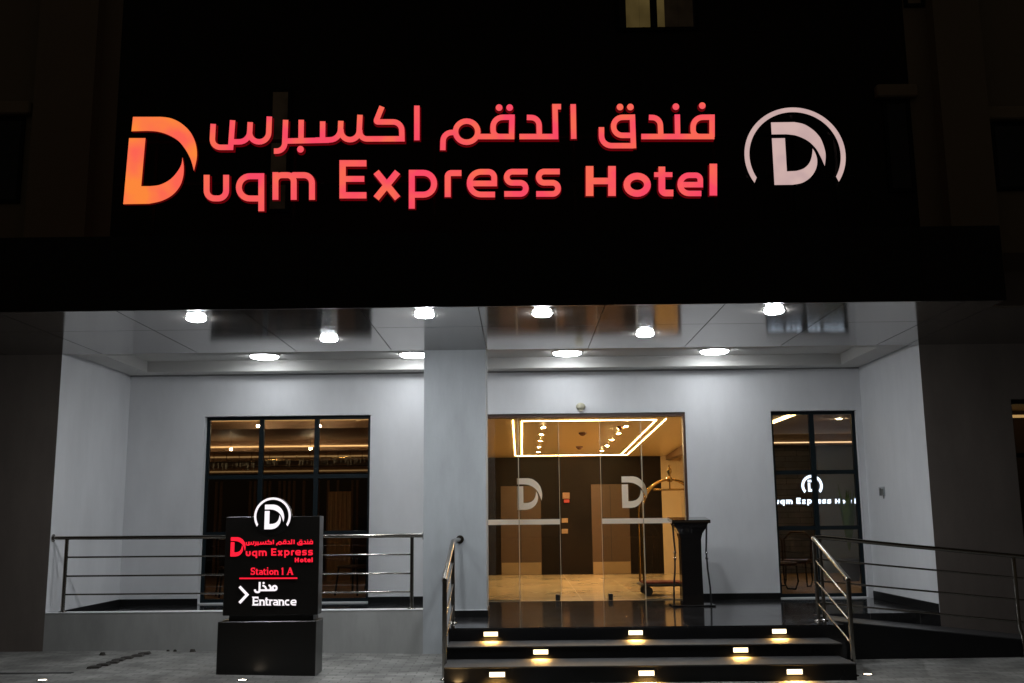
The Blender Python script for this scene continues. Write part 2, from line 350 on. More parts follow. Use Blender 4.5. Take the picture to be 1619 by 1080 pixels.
# latin glyphs drawn in the sign's drawing space (x right, y DOWN)
def glyph(ch, x0, x1, y0, y1, w, desc=0, serif=0):
    """box: left,right,top(of the glyph's body),baseline"""
    h = w/2; S = []; L, Q, T, B = x0+h, x1-h, y0+h, y1-h; my = (y0+y1)/2; W = x1-x0; H = y1-y0; r = min(W, H)*.42
    a = lambda pts, rad=0, c=False, ww=None: S.append(Stroke(pts, ww or w, rad, c))
    if ch == 'u': a([(L, y0), (L, B), (Q, B), (Q, y0)], r*.75)
    elif ch == 'q': a([(Q, T), (L, T), (L, B), (Q, B)], r); a([(Q, y0), (Q, desc)])
    elif ch == 'p': a([(L, T), (Q, T), (Q, B), (L, B)], r); a([(L, y0), (L, desc)])
    elif ch in 'mn':
        if ch == 'm':
            M_ = (L+Q)/2; a([(L, y1), (L, T), (M_, T), (M_, y1)], r*.55); a([(M_-w*.2, T+1), (M_, T), (Q, T), (Q, y1)], [0, 0, r*.7, 0])
        else: a([(L, y1), (L, T), (Q, T), (Q, y1)], r*.7)
        a([(L, y0), (L, y1)])
    elif ch == 'E':
        a([(L, y0), (L, y1)]); a([(x0, T), (x1, T)]); a([(x0, my-.01*H), (x1-W*.08, my-.01*H)], ww=w*.92); a([(x0, B), (x1, B)])
    elif ch == 'x': a([(L+w*.08, y0), (Q-w*.08, y1)], ww=w*1.12); a([(Q-w*.08, y0), (L+w*.08, y1)], ww=w*1.12)
    elif ch == 'r': a([(L, y1), (L, T), (x1, T)], r*.5)
    elif ch == 'e': a([(L, my+h*.1), (Q, my+h*.1), (Q, T), (L, T), (L, B), (x1-W*.07, B)], [0, 0, r, r, r, 0], ww=w*.95)
    elif ch == 'c': a([(x1-W*.06, T), (L, T), (L, B), (x1-W*.04, B)], r)
    elif ch in 'sS': a([(x1-W*.05, T), (L, T), (L, my), (Q, my), (Q, B), (x0+W*.02, B)], [0, r*.62, r*.62, r*.62, r*.62, 0], ww=w*.95)
    elif ch == 'H': a([(L, y0), (L, y1)]); a([(Q, y0), (Q, y1)]); a([(x0+w*.5, my), (x1-w*.5, my)], ww=w*.85)
    elif ch == 'o':
        P = [((L+Q)/2+(Q-L)/2*math.cos(t*math.pi/12), my+(B-T)/2*math.sin(t*math.pi/12)) for t in range(24)]
        S.append(Stroke(P, w, 0, True))
    elif ch == 't': 
        X = x0+W*.40; a([(X, y0), (X, B), (x1, B)], r*.5); a([(x0, y0+H*.27), (x1-W*.05, y0+H*.27)], ww=w*.72)
    elif ch == 'l': a([((x0+x1)/2, y0), ((x0+x1)/2, y1)])
    elif ch == 'i': a([((x0+x1)/2, y0+H*.3), ((x0+x1)/2, y1)]); S.append(dot((x0+x1)/2, y0+h, h*1.1))
    elif ch == '1': X = (x0+x1)/2; a([(X, y0), (X, y1)]); a([(x0, y0+H*.22), (X, y0+h*.6)], ww=w*.6)
    elif ch == 'a': a([(x0+W*.1, T), (Q, T), (Q, y1)], r*.8); a([(Q, my-h*.1), (L, my-h*.1), (L, B), (Q, B)], [0, r*.5, r*.5, 0], ww=w*.85)
    elif ch == 'A': X = (x0+x1)/2; a([(x0+h*.8, y1), (X, y0)], ww=w*.6); a([(X, y0), (x1-h, y1)]); a([(x0+W*.24, y0+H*.66), (x1-W*.22, y0+H*.66)], ww=w*.5)
    if serif:
        s = serif; t = w*.42
        def sf(X, Y): S.append(Stroke([(X-s, Y), (X+s, Y)], t))
        if ch == 'm': [sf(X, y1-t/2) for X in (L, (L+Q)/2, Q)]; sf(L-s*.3, y0+t/2)
        if ch == 'n': [sf(X, y1-t/2) for X in (L, Q)]; sf(L-s*.3, y0+t/2)
        if ch == 'E': [sf(L-s*.2, Y) for Y in (y0+t/2, y1-t/2)]; S.append(Stroke([(x1-t/2, y0), (x1-t/2, y0+H*.28)], t)); S.append(Stroke([(x1-t/2, y1), (x1-t/2, y1-H*.28)], t))
        if ch == 'r': sf(L, y1-t/2); sf(L-s*.3, y0+t/2)
        if ch == 'i': sf((x0+x1)/2, y1-t/2); sf((x0+x1)/2-s*.4, y0+H*.3+t/2)
        if ch == '1': sf((x0+x1)/2, y1-t/2)
        if ch == 'A': sf(x0+h, y1-t/2); sf(x1-h, y1-t/2)
        if ch == 'S': S.append(Stroke([(x1-t/2, y0), (x1-t/2, y0+H*.3)], t)); S.append(Stroke([(x0+t/2, y1), (x0+t/2, y1-H*.3)], t))
    return S
LAT = [('u', 322, 362.2, 276.5, 318.5, 0, 9.4), ('q', 373, 417.8, 274, 318.6, 334, 9.4), ('m', 430.8, 498, 272.3, 316, 0, 9.4),
       ('E', 536.7, 579.3, 253.3, 313.9, 0, 10.0), ('x', 589.2, 634, 271.9, 313.6, 0, 9.4), ('p', 646.4, 691, 268.6, 312.6, 330, 9.4),
       ('r', 703.2, 729.5, 269, 311.6, 0, 9.4), ('e', 737.8, 786, 267, 312.3, 0, 9.4), ('s', 796.5, 836, 266.8, 311.4, 0, 9.4), ('s', 847, 887, 266.6, 311.4, 0, 9.4),
       ('H', 926.2, 973.5, 262.6, 309.9, 0, 12.0), ('o', 985.8, 1029, 273.2, 311.2, 0, 10.6), ('t', 1034.3, 1064.6, 263.5, 310.5, 0, 10.6),
       ('e', 1070.8, 1111.8, 272.6, 310.5, 0, 9.2), ('l', 1121, 1134.6, 258.9, 309.2, 0, 12.0)]
def zA(p): return (320+p[0]/8.095, 150+p[1]/8.095)
def zB(p): return (500+p[0]/8.095, 150+p[1]/8.095)
def z2(p): return (660+p[0]/3.238, 140+p[1]/3.238)
AW = 8.6
def st(z, pts, rad=0, w=AW, closed=False):
    k = 8.095 if z in (zA, zB) else 3.238
    rad = [q/k for q in rad] if isinstance(rad, (list, tuple)) else rad/k
    return Stroke([z(p) for p in pts], w, rad, closed)
def circ(z, x, y, rx, ry): return Stroke([z((x+rx*math.cos(t*math.pi/14), y+ry*math.sin(t*math.pi/14))) for t in range(28)], AW, 0, True)
def zdot(z, x, y, r): X, Y = z((x, y)); return dot(X, Y, r)
ARA = [
 # each entry: one connected group of the Arabic line
 [st(zA, [(138, 372), (122, 672), (362, 672), (387, 325)], [0, 110, 0, 0]), st(zA, [(372, 602), (600, 602), (612, 350)], [0, 130, 0]),
  st(zA, [(604, 470), (606, 602), (845, 602), (857, 278)], [0, 120, 150, 0])],
 [st(zA, [(1065, 320), (1050, 720), (915, 720)], [0, 100, 0]), st(zA, [(1050, 592), (1619, 580)]), st(zA, [(1265, 320), (1262, 592)]), zdot(zA, 1255, 697, 5.4),
  st(zA, [(1540, 340), (1538, 586)]), st(zB, [(-10, 580), (305, 574), (315, 333)], [0, 130, 0]), st(zB, [(316, 440), (318, 574), (545, 574), (560, 256)], [0, 120, 140, 0]),
  st(zB, [(556, 450), (560, 565), (1097, 563), (1092, 347), (762, 347), (842, 150)], [0, 90, 0, 110, 30, 0])],
 [st(zB, [(1288, 138), (1288, 582)])],
 [st(z2, [(797, 80), (800, 258)])],
 [st(z2, [(735, 93), (704, 93), (707, 246), (522, 246)], 0), st(z2, [(560, 148), (622, 150), (624, 246)], [0, 38, 0])],
 [st(z2, [(484, 133), (482, 248)]), st(z2, [(484, 147), (387, 148), (387, 246), (430, 246)], [0, 50, 34, 0]), st(z2, [(496, 246), (300, 246)]), zdot(z2, 418, 98, 5.3), zdot(z2, 472, 98, 5.3),
  circ(z2, 252, 221, 57, 54), st(z2, [(192, 225), (132, 225), (130, 316)], [0, 44, 0])],
 [st(z2, [(1100, 133), (1106, 306)]), st(z2, [(1100, 147), (1004, 148), (1004, 240), (1092, 240)], [0, 50, 50, 0]), st(z2, [(942, 198), (942, 293), (1106, 293)], [0, 52, 0]), zdot(z2, 1037, 95, 5.3), zdot(z2, 1090, 95, 5.3)],
 [st(z2, [(1508, 133), (1508, 248)]), st(z2, [(1508, 147), (1411, 148), (1411, 246), (1450, 246)], [0, 50, 34, 0]), st(z2, [(1520, 246), (1146, 246)]), zdot(z2, 1458, 88, 5.3),
  st(z2, [(1330, 133), (1332, 246)]), zdot(z2, 1323, 93, 5.3), st(z2, [(1185, 148), (1242, 150), (1246, 246)], [0, 38, 0])],
]

# ================================================================== setting: ground
def gz(x, y=0):
    t = min(1, max(0, (x+4.5)/3.2)); g = .03-.075*t
    t2 = min(1, max(0, (x-3)/3)); return g+.01*t2
g = MB(); xs = [-90, -30, -14, -8]+[-7+i*.5 for i in range(0, 29)]+[9, 14, 30, 90]; ys = [-60, -10, 0, 4, 8, 10, 12, 13.5, 16, 30, 60]
vs = [(x, y, gz(x)) for y in ys for x in xs]; nx = len(xs)
g.idx(vs, [[j*nx+i, j*nx+i+1, (j+1)*nx+i+1, (j+1)*nx+i] for j in range(len(ys)-1) for i in range(nx-1)])
tag(g.build('ground', PAVE), kind='structure')
q = MB(); q.box(-9, -4.80, 11.28, 11.36, .018, .034)
tag(q.build('drain_channel', JOINT), 'long thin black drain slot in the paving at the lower left corner', 'drain')
rng = random.Random(3)
q = MB()
for k in range(7):
    t = k/7; x = -4.70+t*.12+.05*rng.random(); y = 11.6+t*1.35; z = gz(x)
    q.idx([(x-.09, y, z-.01), (x+.05, y+.02, z-.01), (x+.03, y+.15+.05*rng.random(), z-.01), (x-.1, y+.13, z-.01), (x-.08, y+.02, z+.022), (x+.04, y+.03, z+.02), (x+.02, y+.13, z+.028), (x-.08, y+.12, z+.02)],
          [(3, 2, 1, 0), (4, 5, 6, 7), (0, 1, 5, 4), (1, 2, 6, 5), (2, 3, 7, 6), (3, 0, 4, 7)])
tag(q.build('loose_kerb', mat('kerb_stone', (.035, .03, .026), .9)), 'broken row of dark edging stones running across the paving towards the low wall', 'kerb')
STN = mat('pebble', (.03, .025, .02), .9)
for (px, py, s) in [(162, 1036, .035), (280, 1024, .02), (322, 1022, .035), (283, 1027, .025)]:
    X, Y = onz(px, py, .03)[:2]; Y = min(Y, 13.12)
    q = MB(); n = 7
    vs = [(s*math.cos(6.283*i/n)*(1+.3*rng.random()), s*math.sin(6.283*i/n)*(1+.3*rng.random()), 0) for i in range(n)]
    up = [(a*.6, b*.6, s*(.8+.3*rng.random())) for a, b, c in vs]
    q.idx(vs+up, [[i, (i+1) % n, n+(i+1) % n, n+i] for i in range(n)]+[list(range(n, 2*n))])
    o = q.build('stone', STN, loc=(X, Y, gz(X)-.003))
    tag(o, 'small dark stone lying on the paving by the foot of the low grey wall', 'stone', 'small stones by the low wall')

# ================================================================== hotel building
XL, XR, W, B = -5.988, 5.209, 13.2, 15.592
FZ, CZ, SZ, TZ, F = .395, .498, 3.78, 3.836, 10.407
hotel = empty('hotel_building', (0, W, 0), 'dark hotel front with a white recessed entrance porch under a black canopy', 'building')
hotel.location = (0, 0, 0)
def part(name, m, *a, **k): return bx(name, m, hotel, *a, **k)
# outer ground floor walls left and right of the porch
part('outer_wall', BROWN, -14, XL, W, W+.3, -.1, 5.0)
q = MB()  # right outer wall with a window opening
wx0, wz0, wz1 = 6.335, .62, 3.055
q.box(XR, wx0, W, W+.3, -.1, 5.0); q.box(wx0, 9.2, W, W+.3, wz1, 5.0); q.box(9.2, 14, W, W+.3, -.1, 5.0); q.box(wx0, 9.2, W, W+.3, -.1, wz0)
q.build('outer_wall', BROWN, hotel)
# side walls of the porch: thin white leaf on the return of the brown wall
part('side_wall', WHITE, XL-.14, XL+.003, W+.004, B+.1, .0, 4.1)
part('side_wall', WHITE, XR-.003, XR+.14, W+.004, B+.1, .0, 4.1)
# low wall under the left bay with a white ledge
part('low_wall', LOWP, XL, -1.24, W, W+.16, -.1, CZ-.012)
part('wall_ledge', WHITE, XL+.003, -1.24, W-.006, W+.17, CZ-.012, CZ, bev=.003)
# column
part('column', COLP, -1.24, -.44, W, W+.78, -.1, 4.0)
q = MB(); q.box(-.84, -.425, W-.018, W+.79, FZ, .478); q.build('column_skirting', SKIRT, hotel)
part('skirting_lip', WHITE, -.84, -.425, W-.018, W, .478, .484)
# back wall with openings
LW = (-4.815, -2.28); RW = (3.822, 5.125); DO = (-.86, 2.52); DT_ = 3.179
q = MB(); y0, y1 = B, B+.22
def wallx(x0, x1, z0, z1): q.box(x0, x1, y0, y1, z0, z1)
wallx(XL, LW[0], 0, 4.1); wallx(LW[0], LW[1], 3.19, 4.1); wallx(LW[0], LW[1], 0, .41); wallx(LW[1], DO[0], 0, 4.1)
wallx(DO[0], DO[1], DT_, 4.1); wallx(DO[1], RW[0], 0, 4.1); wallx(RW[0], RW[1], 3.18, 4.1); wallx(RW[0], RW[1], 0, .41); wallx(RW[1], XR, 0, 4.1)
q.build('back_wall', WHITE, hotel)
for x0, x1 in ((XL+.003, LW[0]), (LW[1], DO[0]), (DO[1], RW[0])): part('skirting', SKIRT, x0, x1, B-.015, B, FZ, .482)
q = MB(); q.box(XL+.003, XL+.018, W+.17, B-.015, FZ, .482); q.build('skirting', SKIRT, hotel)
q = MB(); q.box(XR-.018, XR-.003, W+.01, B, .25, .50); q.build('skirting', SKIRT, hotel)
# porch ceiling with a raised tray
tx0, tx1, ty0, ty1, tz = -5.62, 4.84, 13.7, 15.27, 4.0
q = MB()
q.box(XL, tx0, W, B, TZ, tz+.05); q.box(tx1, XR, W, B, TZ, tz+.05); q.box(tx0, tx1, W, ty0, TZ, tz+.05); q.box(tx0, tx1, ty1, B, TZ, tz+.05)
q.build('ceiling_border', CEIL, hotel)
part('ceiling_tray', CEIL, tx0-.2, tx1+.2, ty0-.2, ty1+.2, tz, tz+.04)
q = MB(); q.box(XL+.004, XR-.004, B-.02, B, TZ-.022, TZ); q.build('painted_shadow_line', mat('shadow_line_grey', (.30, .30, .30), .8), hotel)  # grey strip painted in as the shadow line where wall meets ceiling
# canopy
canopy = MB(); canopy.box(-14, 5.05, F+.02, W, SZ+.02, 4.56); canopy = canopy.build('canopy', BLACKC, hotel)
q = MB()
jx = [-9.2, -7.94, -6.7, -5.45, -4.2, -2.90, -1.66, -.42, .90, 2.15, 3.40, 4.65]
edges = [-14]+jx+[5.05]; gy = 11.56
for a, b_ in zip(edges[:-1], edges[1:]):
    for c, d in ((F+.03, gy), (gy, W-.002)): q.box(a+.005, b_-.005, c+.005, d-.005, SZ, SZ+.018)
q.build('soffit_panels', SOFF, hotel)
q = MB(); cut = [-14, -8.5, -5.4, -2.2, 1.0, 4.2, 5.05]
for a, b_ in zip(cut[:-1], cut[1:]): q.box(a+.002, b_-.002, F, F+.03, SZ-.004, 4.575)
q.build('fascia', BLACKC, hotel)
# lower canopy return to the right
q = MB(); q.box(5.053, 14, 10.80, W, SZ+.02, 4.17); q.build('canopy', BROWN, hotel)
q = MB(); q.box(5.053, 6.6, 10.80, W-.002, SZ, SZ+.018); q.box(6.61, 8.2, 10.80, W-.002, SZ, SZ+.018); q.box(8.21, 14, 10.80, W-.002, SZ, SZ+.018); q.build('soffit_panels', SOFF, hotel)
# upper storeys
q = MB(); q.box(-5.45, 5.35, W, W+.5, 4.56, 14); q.build('unlit_upper_wall', DARKF, hotel)  # unlit middle of the facade, its darkness painted as black
part('upper_wall', FAC, -14, -5.45, W+.003, W+.5, 5.0, 14); part('upper_wall', FAC, 5.35, 14, W+.003, W+.5, 5.0, 14)
for a, b_ in ((-6.50, -5.70), (5.67, 6.30)): part('pilaster', FAC, a, b_, W-.22, W, 4.6, 14)
def upwin(x0, x1, z0, z1, lit=None, trim=True):
    f = MB(); t = .05; Y0, Y1 = W-.03, W+.0
    f.box(x0-t, x0, Y0, Y1, z0-t, z1+t); f.box(x1, x1+t, Y0, Y1, z0-t, z1+t); f.box(x0, x1, Y0, Y1, z1, z1+t); f.box(x0, x1, Y0, Y1, z0-t, z0)
    w = f.build('window', FRAME, hotel)
    bx('pane', lit or DGLASS, w, x0, x1, Y0+.01, Y1+.002, z0, z1)
    if trim: bx('lintel', TRIM, w, x0-.15, x1+.15, W-.12, W, z1+.06, z1+.24, bev=.02)
    return w
w = upwin(1.44, 2.48, 8.25, 9.9, None, False); bx('mullion', FRAME, w, 1.865, 1.955, W-.05, W-.035, 8.25, 9.9)
def folds(x0, x1, z0, z1, Y, m_):
    q = MB(); n = max(4, int((x1-x0)/.02)); P = [(x0+(x1-x0)*i/n, Y-.006-.006*math.sin(i*1.25)-.003*math.sin(i*.6)) for i in range(n+1)]
    for (a, b_), (c, d) in zip(P[:-1], P[1:]): q.face([(a, b_, z0), (c, d, z0), (c, d, z1), (a, b_, z1)])
    return q.build('curtain', m_, w)
folds(1.53, 1.86, 8.25, 9.9, W-.022, CURT); folds(1.96, 2.06, 8.25, 9.9, W-.022, CURT); folds(2.06, 2.46, 8.25, 9.9, W-.022, CURTD)
upwin(-3.32, -3.11, 5.72, 7.38, CURTD, False)
upwin(-7.62, -6.74, 5.9, 7.02); upwin(6.45, 7.6, 5.9, 6.76); upwin(5.02, 5.28, 5.9, 7.1)
upwin(5.42, 5.60, 8.55, 9.6, CURTD, False)

# ---- windows of the porch
def gridwin(x0, x1, z0, z1, Y, cols, rows, glassm, t=.05):
    f = MB(); d = .06
    f.box(x0, x0+t, Y, Y+d, z0, z1); f.box(x1-t, x1, Y, Y+d, z0, z1); f.box(x0+t, x1-t, Y, Y+d, z1-t, z1); f.box(x0+t, x1-t, Y, Y+d, z0, z0+t)
    for c in cols: f.box(c-.035, c+.035, Y-.004, Y+d, z0+t, z1-t)
    for r in rows:
        xs_ = [x0+t]+[v for c in cols for v in (c-.035, c+.035)]+[x1-t]
        for a, b_ in zip(xs_[0::2], xs_[1::2]): f.box(a, b_, Y+.002, Y+d, r-.03, r+.03)
    w = f.build('window', FRAME, hotel)
    xs_ = [x0+t]+[v for c in cols for v in (c-.035, c+.035)]+[x1-t]; zs = [z0+t]+[v for r in sorted(rows) for v in (r-.03, r+.03)]+[z1-t]
    for a, b_ in zip(xs_[0::2], xs_[1::2]):
        for c, d_ in zip(zs[0::2], zs[1::2]): bx('pane', glassm, w, a, b_, Y+.03, Y+.036, c, d_)
    return w
gridwin(LW[0], LW[1], .41, 3.19, B+.12, [-3.97, -3.12], [2.27, 1.42], GLASSD)
gridwin(RW[0], RW[1], .41, 3.18, B+.10, [4.46], [2.25, 1.42], GLASSD)
gridwin(wx0, 9.2, wz0, wz1, W+.10, [7.1, 7.9], [2.34], GLASSD)

# ---- glass doors
def leaf(x0, x1, Y, band=None, logo=None):
    g = MB(); g.box(x0, x1, Y, Y+.012, FZ+.012, 3.12); o = g.build('glass_door_panel', GLASS, hotel)
    e = MB(); e.box(x0-.006, x0, Y-.002, Y+.014, FZ+.012, 3.12); e.box(x1, x1+.006, Y-.002, Y+.014, FZ+.012, 3.12)
    e.build('panel_edge', mat('glass_edge', (.55, .48, .36), .3), o)
    if band: bx('frosted_band', FROST, o, band[0], band[1], Y-.003, Y-.001, 1.512, 1.590)
    return o
YD = B+.06
pa = leaf(DO[0]+.01, -.035, YD, (DO[0]+.01, -.035)); pb = leaf(-.022, .585, YD+.03, (-.022, .585))
pc = leaf(1.222, 1.838, YD+.03, (1.222, 1.838)); pd = leaf(1.85, DO[1]-.045, YD, (1.85, DO[1]-.045))
def doorlogo(parent, x, z0, h, Y):
    q = MB(); fn = lambda v: Vector((x+v.x*h, Y, z0+v.y*h))
    for P in (DT, DL): q.plate([fn(v) for v in P], .0015, 0, 0)
    q.build('frosted_logo', FROST, parent)
zl0 = at(835, 806, YD).z; zl1 = at(835, 756, YD).z
doorlogo(pb, at(817.5, 780, YD).x, zl0, zl1-zl0, YD+.026); doorlogo(pc, at(983.5, 780, YD).x, at(1000, 803, YD).z, zl1-zl0, YD+.026)
for x, o in ((.535, pb), (1.32, pc)): bx('door_guide', BPLAST, o, x-.033, x+.033, YD-.02, YD+.07, FZ, FZ+.095, bev=.008)
q = MB(); q.box(DO[0], DO[1], YD-.03, YD+.10, 3.12, DT_); q.build('door_head', WOODD, hotel)
q = MB(); q.box(DO[1]-.035, DO[1], YD-.03, YD+.10, FZ, 3.12); q.build('door_jamb', WOODD, hotel)
part('threshold', BPLAST, DO[0], -.03, YD-.02, YD+.06, FZ, FZ+.012); part('threshold', BPLAST, 1.85, DO[1]-.035, YD-.02, YD+.06, FZ, FZ+.012)

# ---- interior
def cz(y): return 3.15-.032*(y-16.2)
LX0, LX1, LY0, LY1 = -.80, 3.52, B+.22, 22.8
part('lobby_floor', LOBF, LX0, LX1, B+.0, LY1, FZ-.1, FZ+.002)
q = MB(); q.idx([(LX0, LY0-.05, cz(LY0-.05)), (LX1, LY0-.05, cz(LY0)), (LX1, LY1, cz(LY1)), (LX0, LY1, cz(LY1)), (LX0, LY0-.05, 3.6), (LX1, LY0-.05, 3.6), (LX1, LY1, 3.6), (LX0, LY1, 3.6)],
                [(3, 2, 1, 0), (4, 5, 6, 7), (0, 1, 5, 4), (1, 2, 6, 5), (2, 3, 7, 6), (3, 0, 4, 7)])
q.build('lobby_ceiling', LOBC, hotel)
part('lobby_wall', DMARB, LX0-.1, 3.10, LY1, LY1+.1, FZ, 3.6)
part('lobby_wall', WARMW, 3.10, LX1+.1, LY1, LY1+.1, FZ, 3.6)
part('lobby_wall', DMARB, LX0-.1, LX0, LY0, LY1, 0, 3.6)
part('lobby_wall', WARMW, LX1, LX1+.1, LY0, LY1, 0, 3.6)
part('wood_panel', WOODD, LX1-.04, LX1, 20.2, 21.2, FZ, 2.7); part('wood_panel', WOODD, LX1-.04, LX1, 17.5, 18.6, FZ, 2.6)
q = MB(); q.box(LX1-.30, LX1-.18, LY0, LY1, cz(19.5)-.20, cz(22.8)+.3); q.build('ceiling_beam', mat('beam_brown', (.20, .11, .05), .5), hotel)
lift1 = part('lift_door', WOOD, -.44, .44, LY1-.03, LY1, FZ, 2.31); lift2 = part('lift_door', WOOD, 1.55, 2.38, LY1-.03, LY1, FZ, 2.33)
bx('kick_panel', mat('kick_floor_reflection', (.34, .24, .13), .35, metal=.4), lift1, -.43, .43, LY1-.036, LY1-.03, FZ+.01, .66); bx('kick_panel', mat('kick_floor_reflection', (.34, .24, .13), .35, metal=.4), lift2, 1.56, 2.37, LY1-.036, LY1-.03, FZ+.01, .66)  # kick panels coloured beige to stand for the floor reflected in them
for d_, xc in ((lift1, 0.), (lift2, 1.965)): bx('door_joint', JOINT, d_, xc-.006, xc+.006, LY1-.0335, LY1-.0301, .66, 2.30)
P1 = at(893, 823, LY1-.03); P2 = at(893, 840, LY1-.03); P3 = at(895, 784, LY1-.03)
for k, (P, w_, h_) in enumerate(((P1, .14, .10), (P2, .14, .10))):
    tag(bx('call_panel', mat('panel_beige', (.28, .18, .10), .5), None, P.x-w_/2, P.x+w_/2, LY1-.03, LY1-.002, P.z-h_/2, P.z+h_/2, bev=.006),
        ['upper beige call panel on the dark marble between the lift doors', 'lower beige call panel on the dark marble between the lift doors'][k], 'panel')
q = empty('fire_alarm', (P3.x, LY1-.02, P3.z), 'small fire alarm with a dim red lamp on the dark marble lobby wall', 'alarm')
bx('case', mat('alarm_case', (.22, .12, .07), .5), q, -.08, .08, -.03, .02, -.07, .07, bev=.01); bx('lamp', REDL, q, -.05, .07, -.04, .0, -.15, -.08, bev=.01)
# LED strips on the lobby ceiling
q = MB()
def strip(x0, y0, x1, y1, w=.013):
    d = Vector((x1-x0, y1-y0)); n = Vector((-d.y, d.x)).normalized()*w/2
    c = [(x0+n.x, y0+n.y), (x1+n.x, y1+n.y), (x1-n.x, y1-n.y), (x0-n.x, y0-n.y)]
    v = [(a, b_, cz(b_)-.007) for a, b_ in c]+[(a, b_, cz(b_)-.001) for a, b_ in c]
    q.idx(v, [(3, 2, 1, 0), (0, 1, 5, 4), (1, 2, 6, 5), (2, 3, 7, 6), (3, 0, 4, 7), (4, 5, 6, 7)])
SY0, SY1 = 16.30, 22.35
strip(-.11, SY0, -.11, SY1); strip(.03, SY0+.1, .03, SY1); strip(2.33, SY0, 2.33, SY1); strip(2.19, SY0+.1, 2.19, SY1)
strip(.05, SY0+.1, 2.17, SY0+.1, .018); strip(-.08, SY1+.05, 2.33, SY1+.05, .022)
q.build('led_strip', STRIP, hotel)
def sol(px, py):
    v = ray(px, py); # on the lobby ceiling
    t = (3.15+.032*16.2-EYE)/(v.z+.032*v.y); return Vector((v.x*t, v.y*t, EYE+v.z*t))
proto = None
for side, pts in (('left', [(859, 675), (856, 686), (854, 696), (852, 706), (851, 714)]), ('right', [(990, 673), (978, 684.5), (968, 694.5), (960, 704), (951.5, 712)])):
    for k, (px, py) in enumerate(pts):
        P = sol(px, py)
        if P.y > 22.3: P.y = 22.1; P.z = cz(22.1)
        if proto is None:
            o = proto = empty('downlight', P); a = MB(); a.cyl((0, 0, -.012), .055, .011, 20); a.build('rim', WHITEM, o)
            a = MB(); a.cyl((0, 0, -.016), .026, .0038, 20); a.build('lens', DOWN, o)
        else: o = copy_tree(proto); o.location = P
        tag(o, '%s small round downlight of the %s row on the lobby ceiling' % (['nearest', 'second nearest', 'middle', 'second farthest', 'farthest'][k], side), 'downlight', 'lobby ceiling downlights')
proto = None
for k, (px, py) in enumerate([(921, 684), (916, 706), (982, 674)]):
    P = sol(px, py)
    if proto is None:
        o = proto = empty('smoke_detector', P); a = MB(); a.lathe((0, 0, 0), [(.07, -.001), (.07, -.02), (.045, -.045), (.02, -.06), (.0001, -.062)], 20); a.build('case', mat('det', (.10, .04, .02), .5), o)
    else: o = copy_tree(proto); o.location = P
    tag(o, ['front brown smoke detector in the middle of the lobby ceiling', 'rear brown smoke detector in the middle of the lobby ceiling', 'brown smoke detector beside the right row of lobby downlights'][k], 'smoke detector', 'smoke detectors on the lobby ceiling')

# restaurant behind the left window
part('restaurant_floor', mat('restaurant_floor_mat', (.55, .34, .17), .4), -9.5, -.92, B+.1, 24, FZ-.1, FZ)
part('restaurant_wall', RESTD, -9.6, -.92, 24, 24.1, FZ, 3.9)
part('restaurant_wall', RESTD, -.93, -.90, B+.22, 24, FZ, 3.9)
part('restaurant_wall', RESTD, -9.6, -9.5, B+.22, 24, FZ, 3.9)
lv = [(16.0, 17.3, 664), (17.3, 19.8, 706), (19.8, 21.6, 722), (21.6, 23.6, 745)]
q = MB(); s_ = MB()
for i, (ya, yb, py) in enumerate(lv):
    z = at(450, py, yb).z
    q.box(-9.5, -.94, ya+.001, yb-.001, z+.12, 3.95)         # ceiling field
    q.box(-9.5, -.94, yb, yb+.25, z-.09, z+.10) if i < 3 else q.box(-9.5, -.94, yb, yb+.3, z-.05, z+.10)
    s_ = MB(); s_.box(-9.4, -.98, yb-.02, yb-.003, z-.012, z+.012); s_.build('led_strip', emis('restaurant_strip_%d' % i, (1.0, .56, .20), (2.6, 4.0, .9, .6)[i]), hotel)
q.box(-9.5, -.94, 23.4, 24, 2.9, 3.95)
q.build('restaurant_ceiling', RESTC, hotel)
q = MB(); a = at(572, 666, 16.9); bq = at(584, 676, 16.9)
q.tube([(a.x-.1, 17.0, a.z+.02), (a.x+.15, 16.2, a.z-.02)], .014, 6); q.build('led_strip', STRIPD, hotel)
# curtains / timber slats
q = MB(); x = -6.9
while x < -2.6:
    if rng.random() < .55: q.box(x, x+.05, 23.3, 23.36, FZ, 2.5)
    x += .11
q.build('timber_slats', SLAT, hotel)
q = MB()
for (pa_, pb_) in ((520, 556),):
    xa, xb = at(pa_, 760, 21.5).x, at(pb_, 760, 21.5).x; n = 20
    pts = [(xa+(xb-xa)*i/n, 21.5+.03*math.sin(i*1.6)) for i in range(n+1)]
    for (u, v), (u2, v2) in zip(pts[:-1], pts[1:]): q.box(u, u2, v, v+.03, FZ, 2.2)
tag(q.build('curtain', mat('curtain_gold', (.62, .36, .14), .8, var=.3, scale=12)), 'golden brown curtain hanging inside the left window behind the entrance sign', 'curtain')
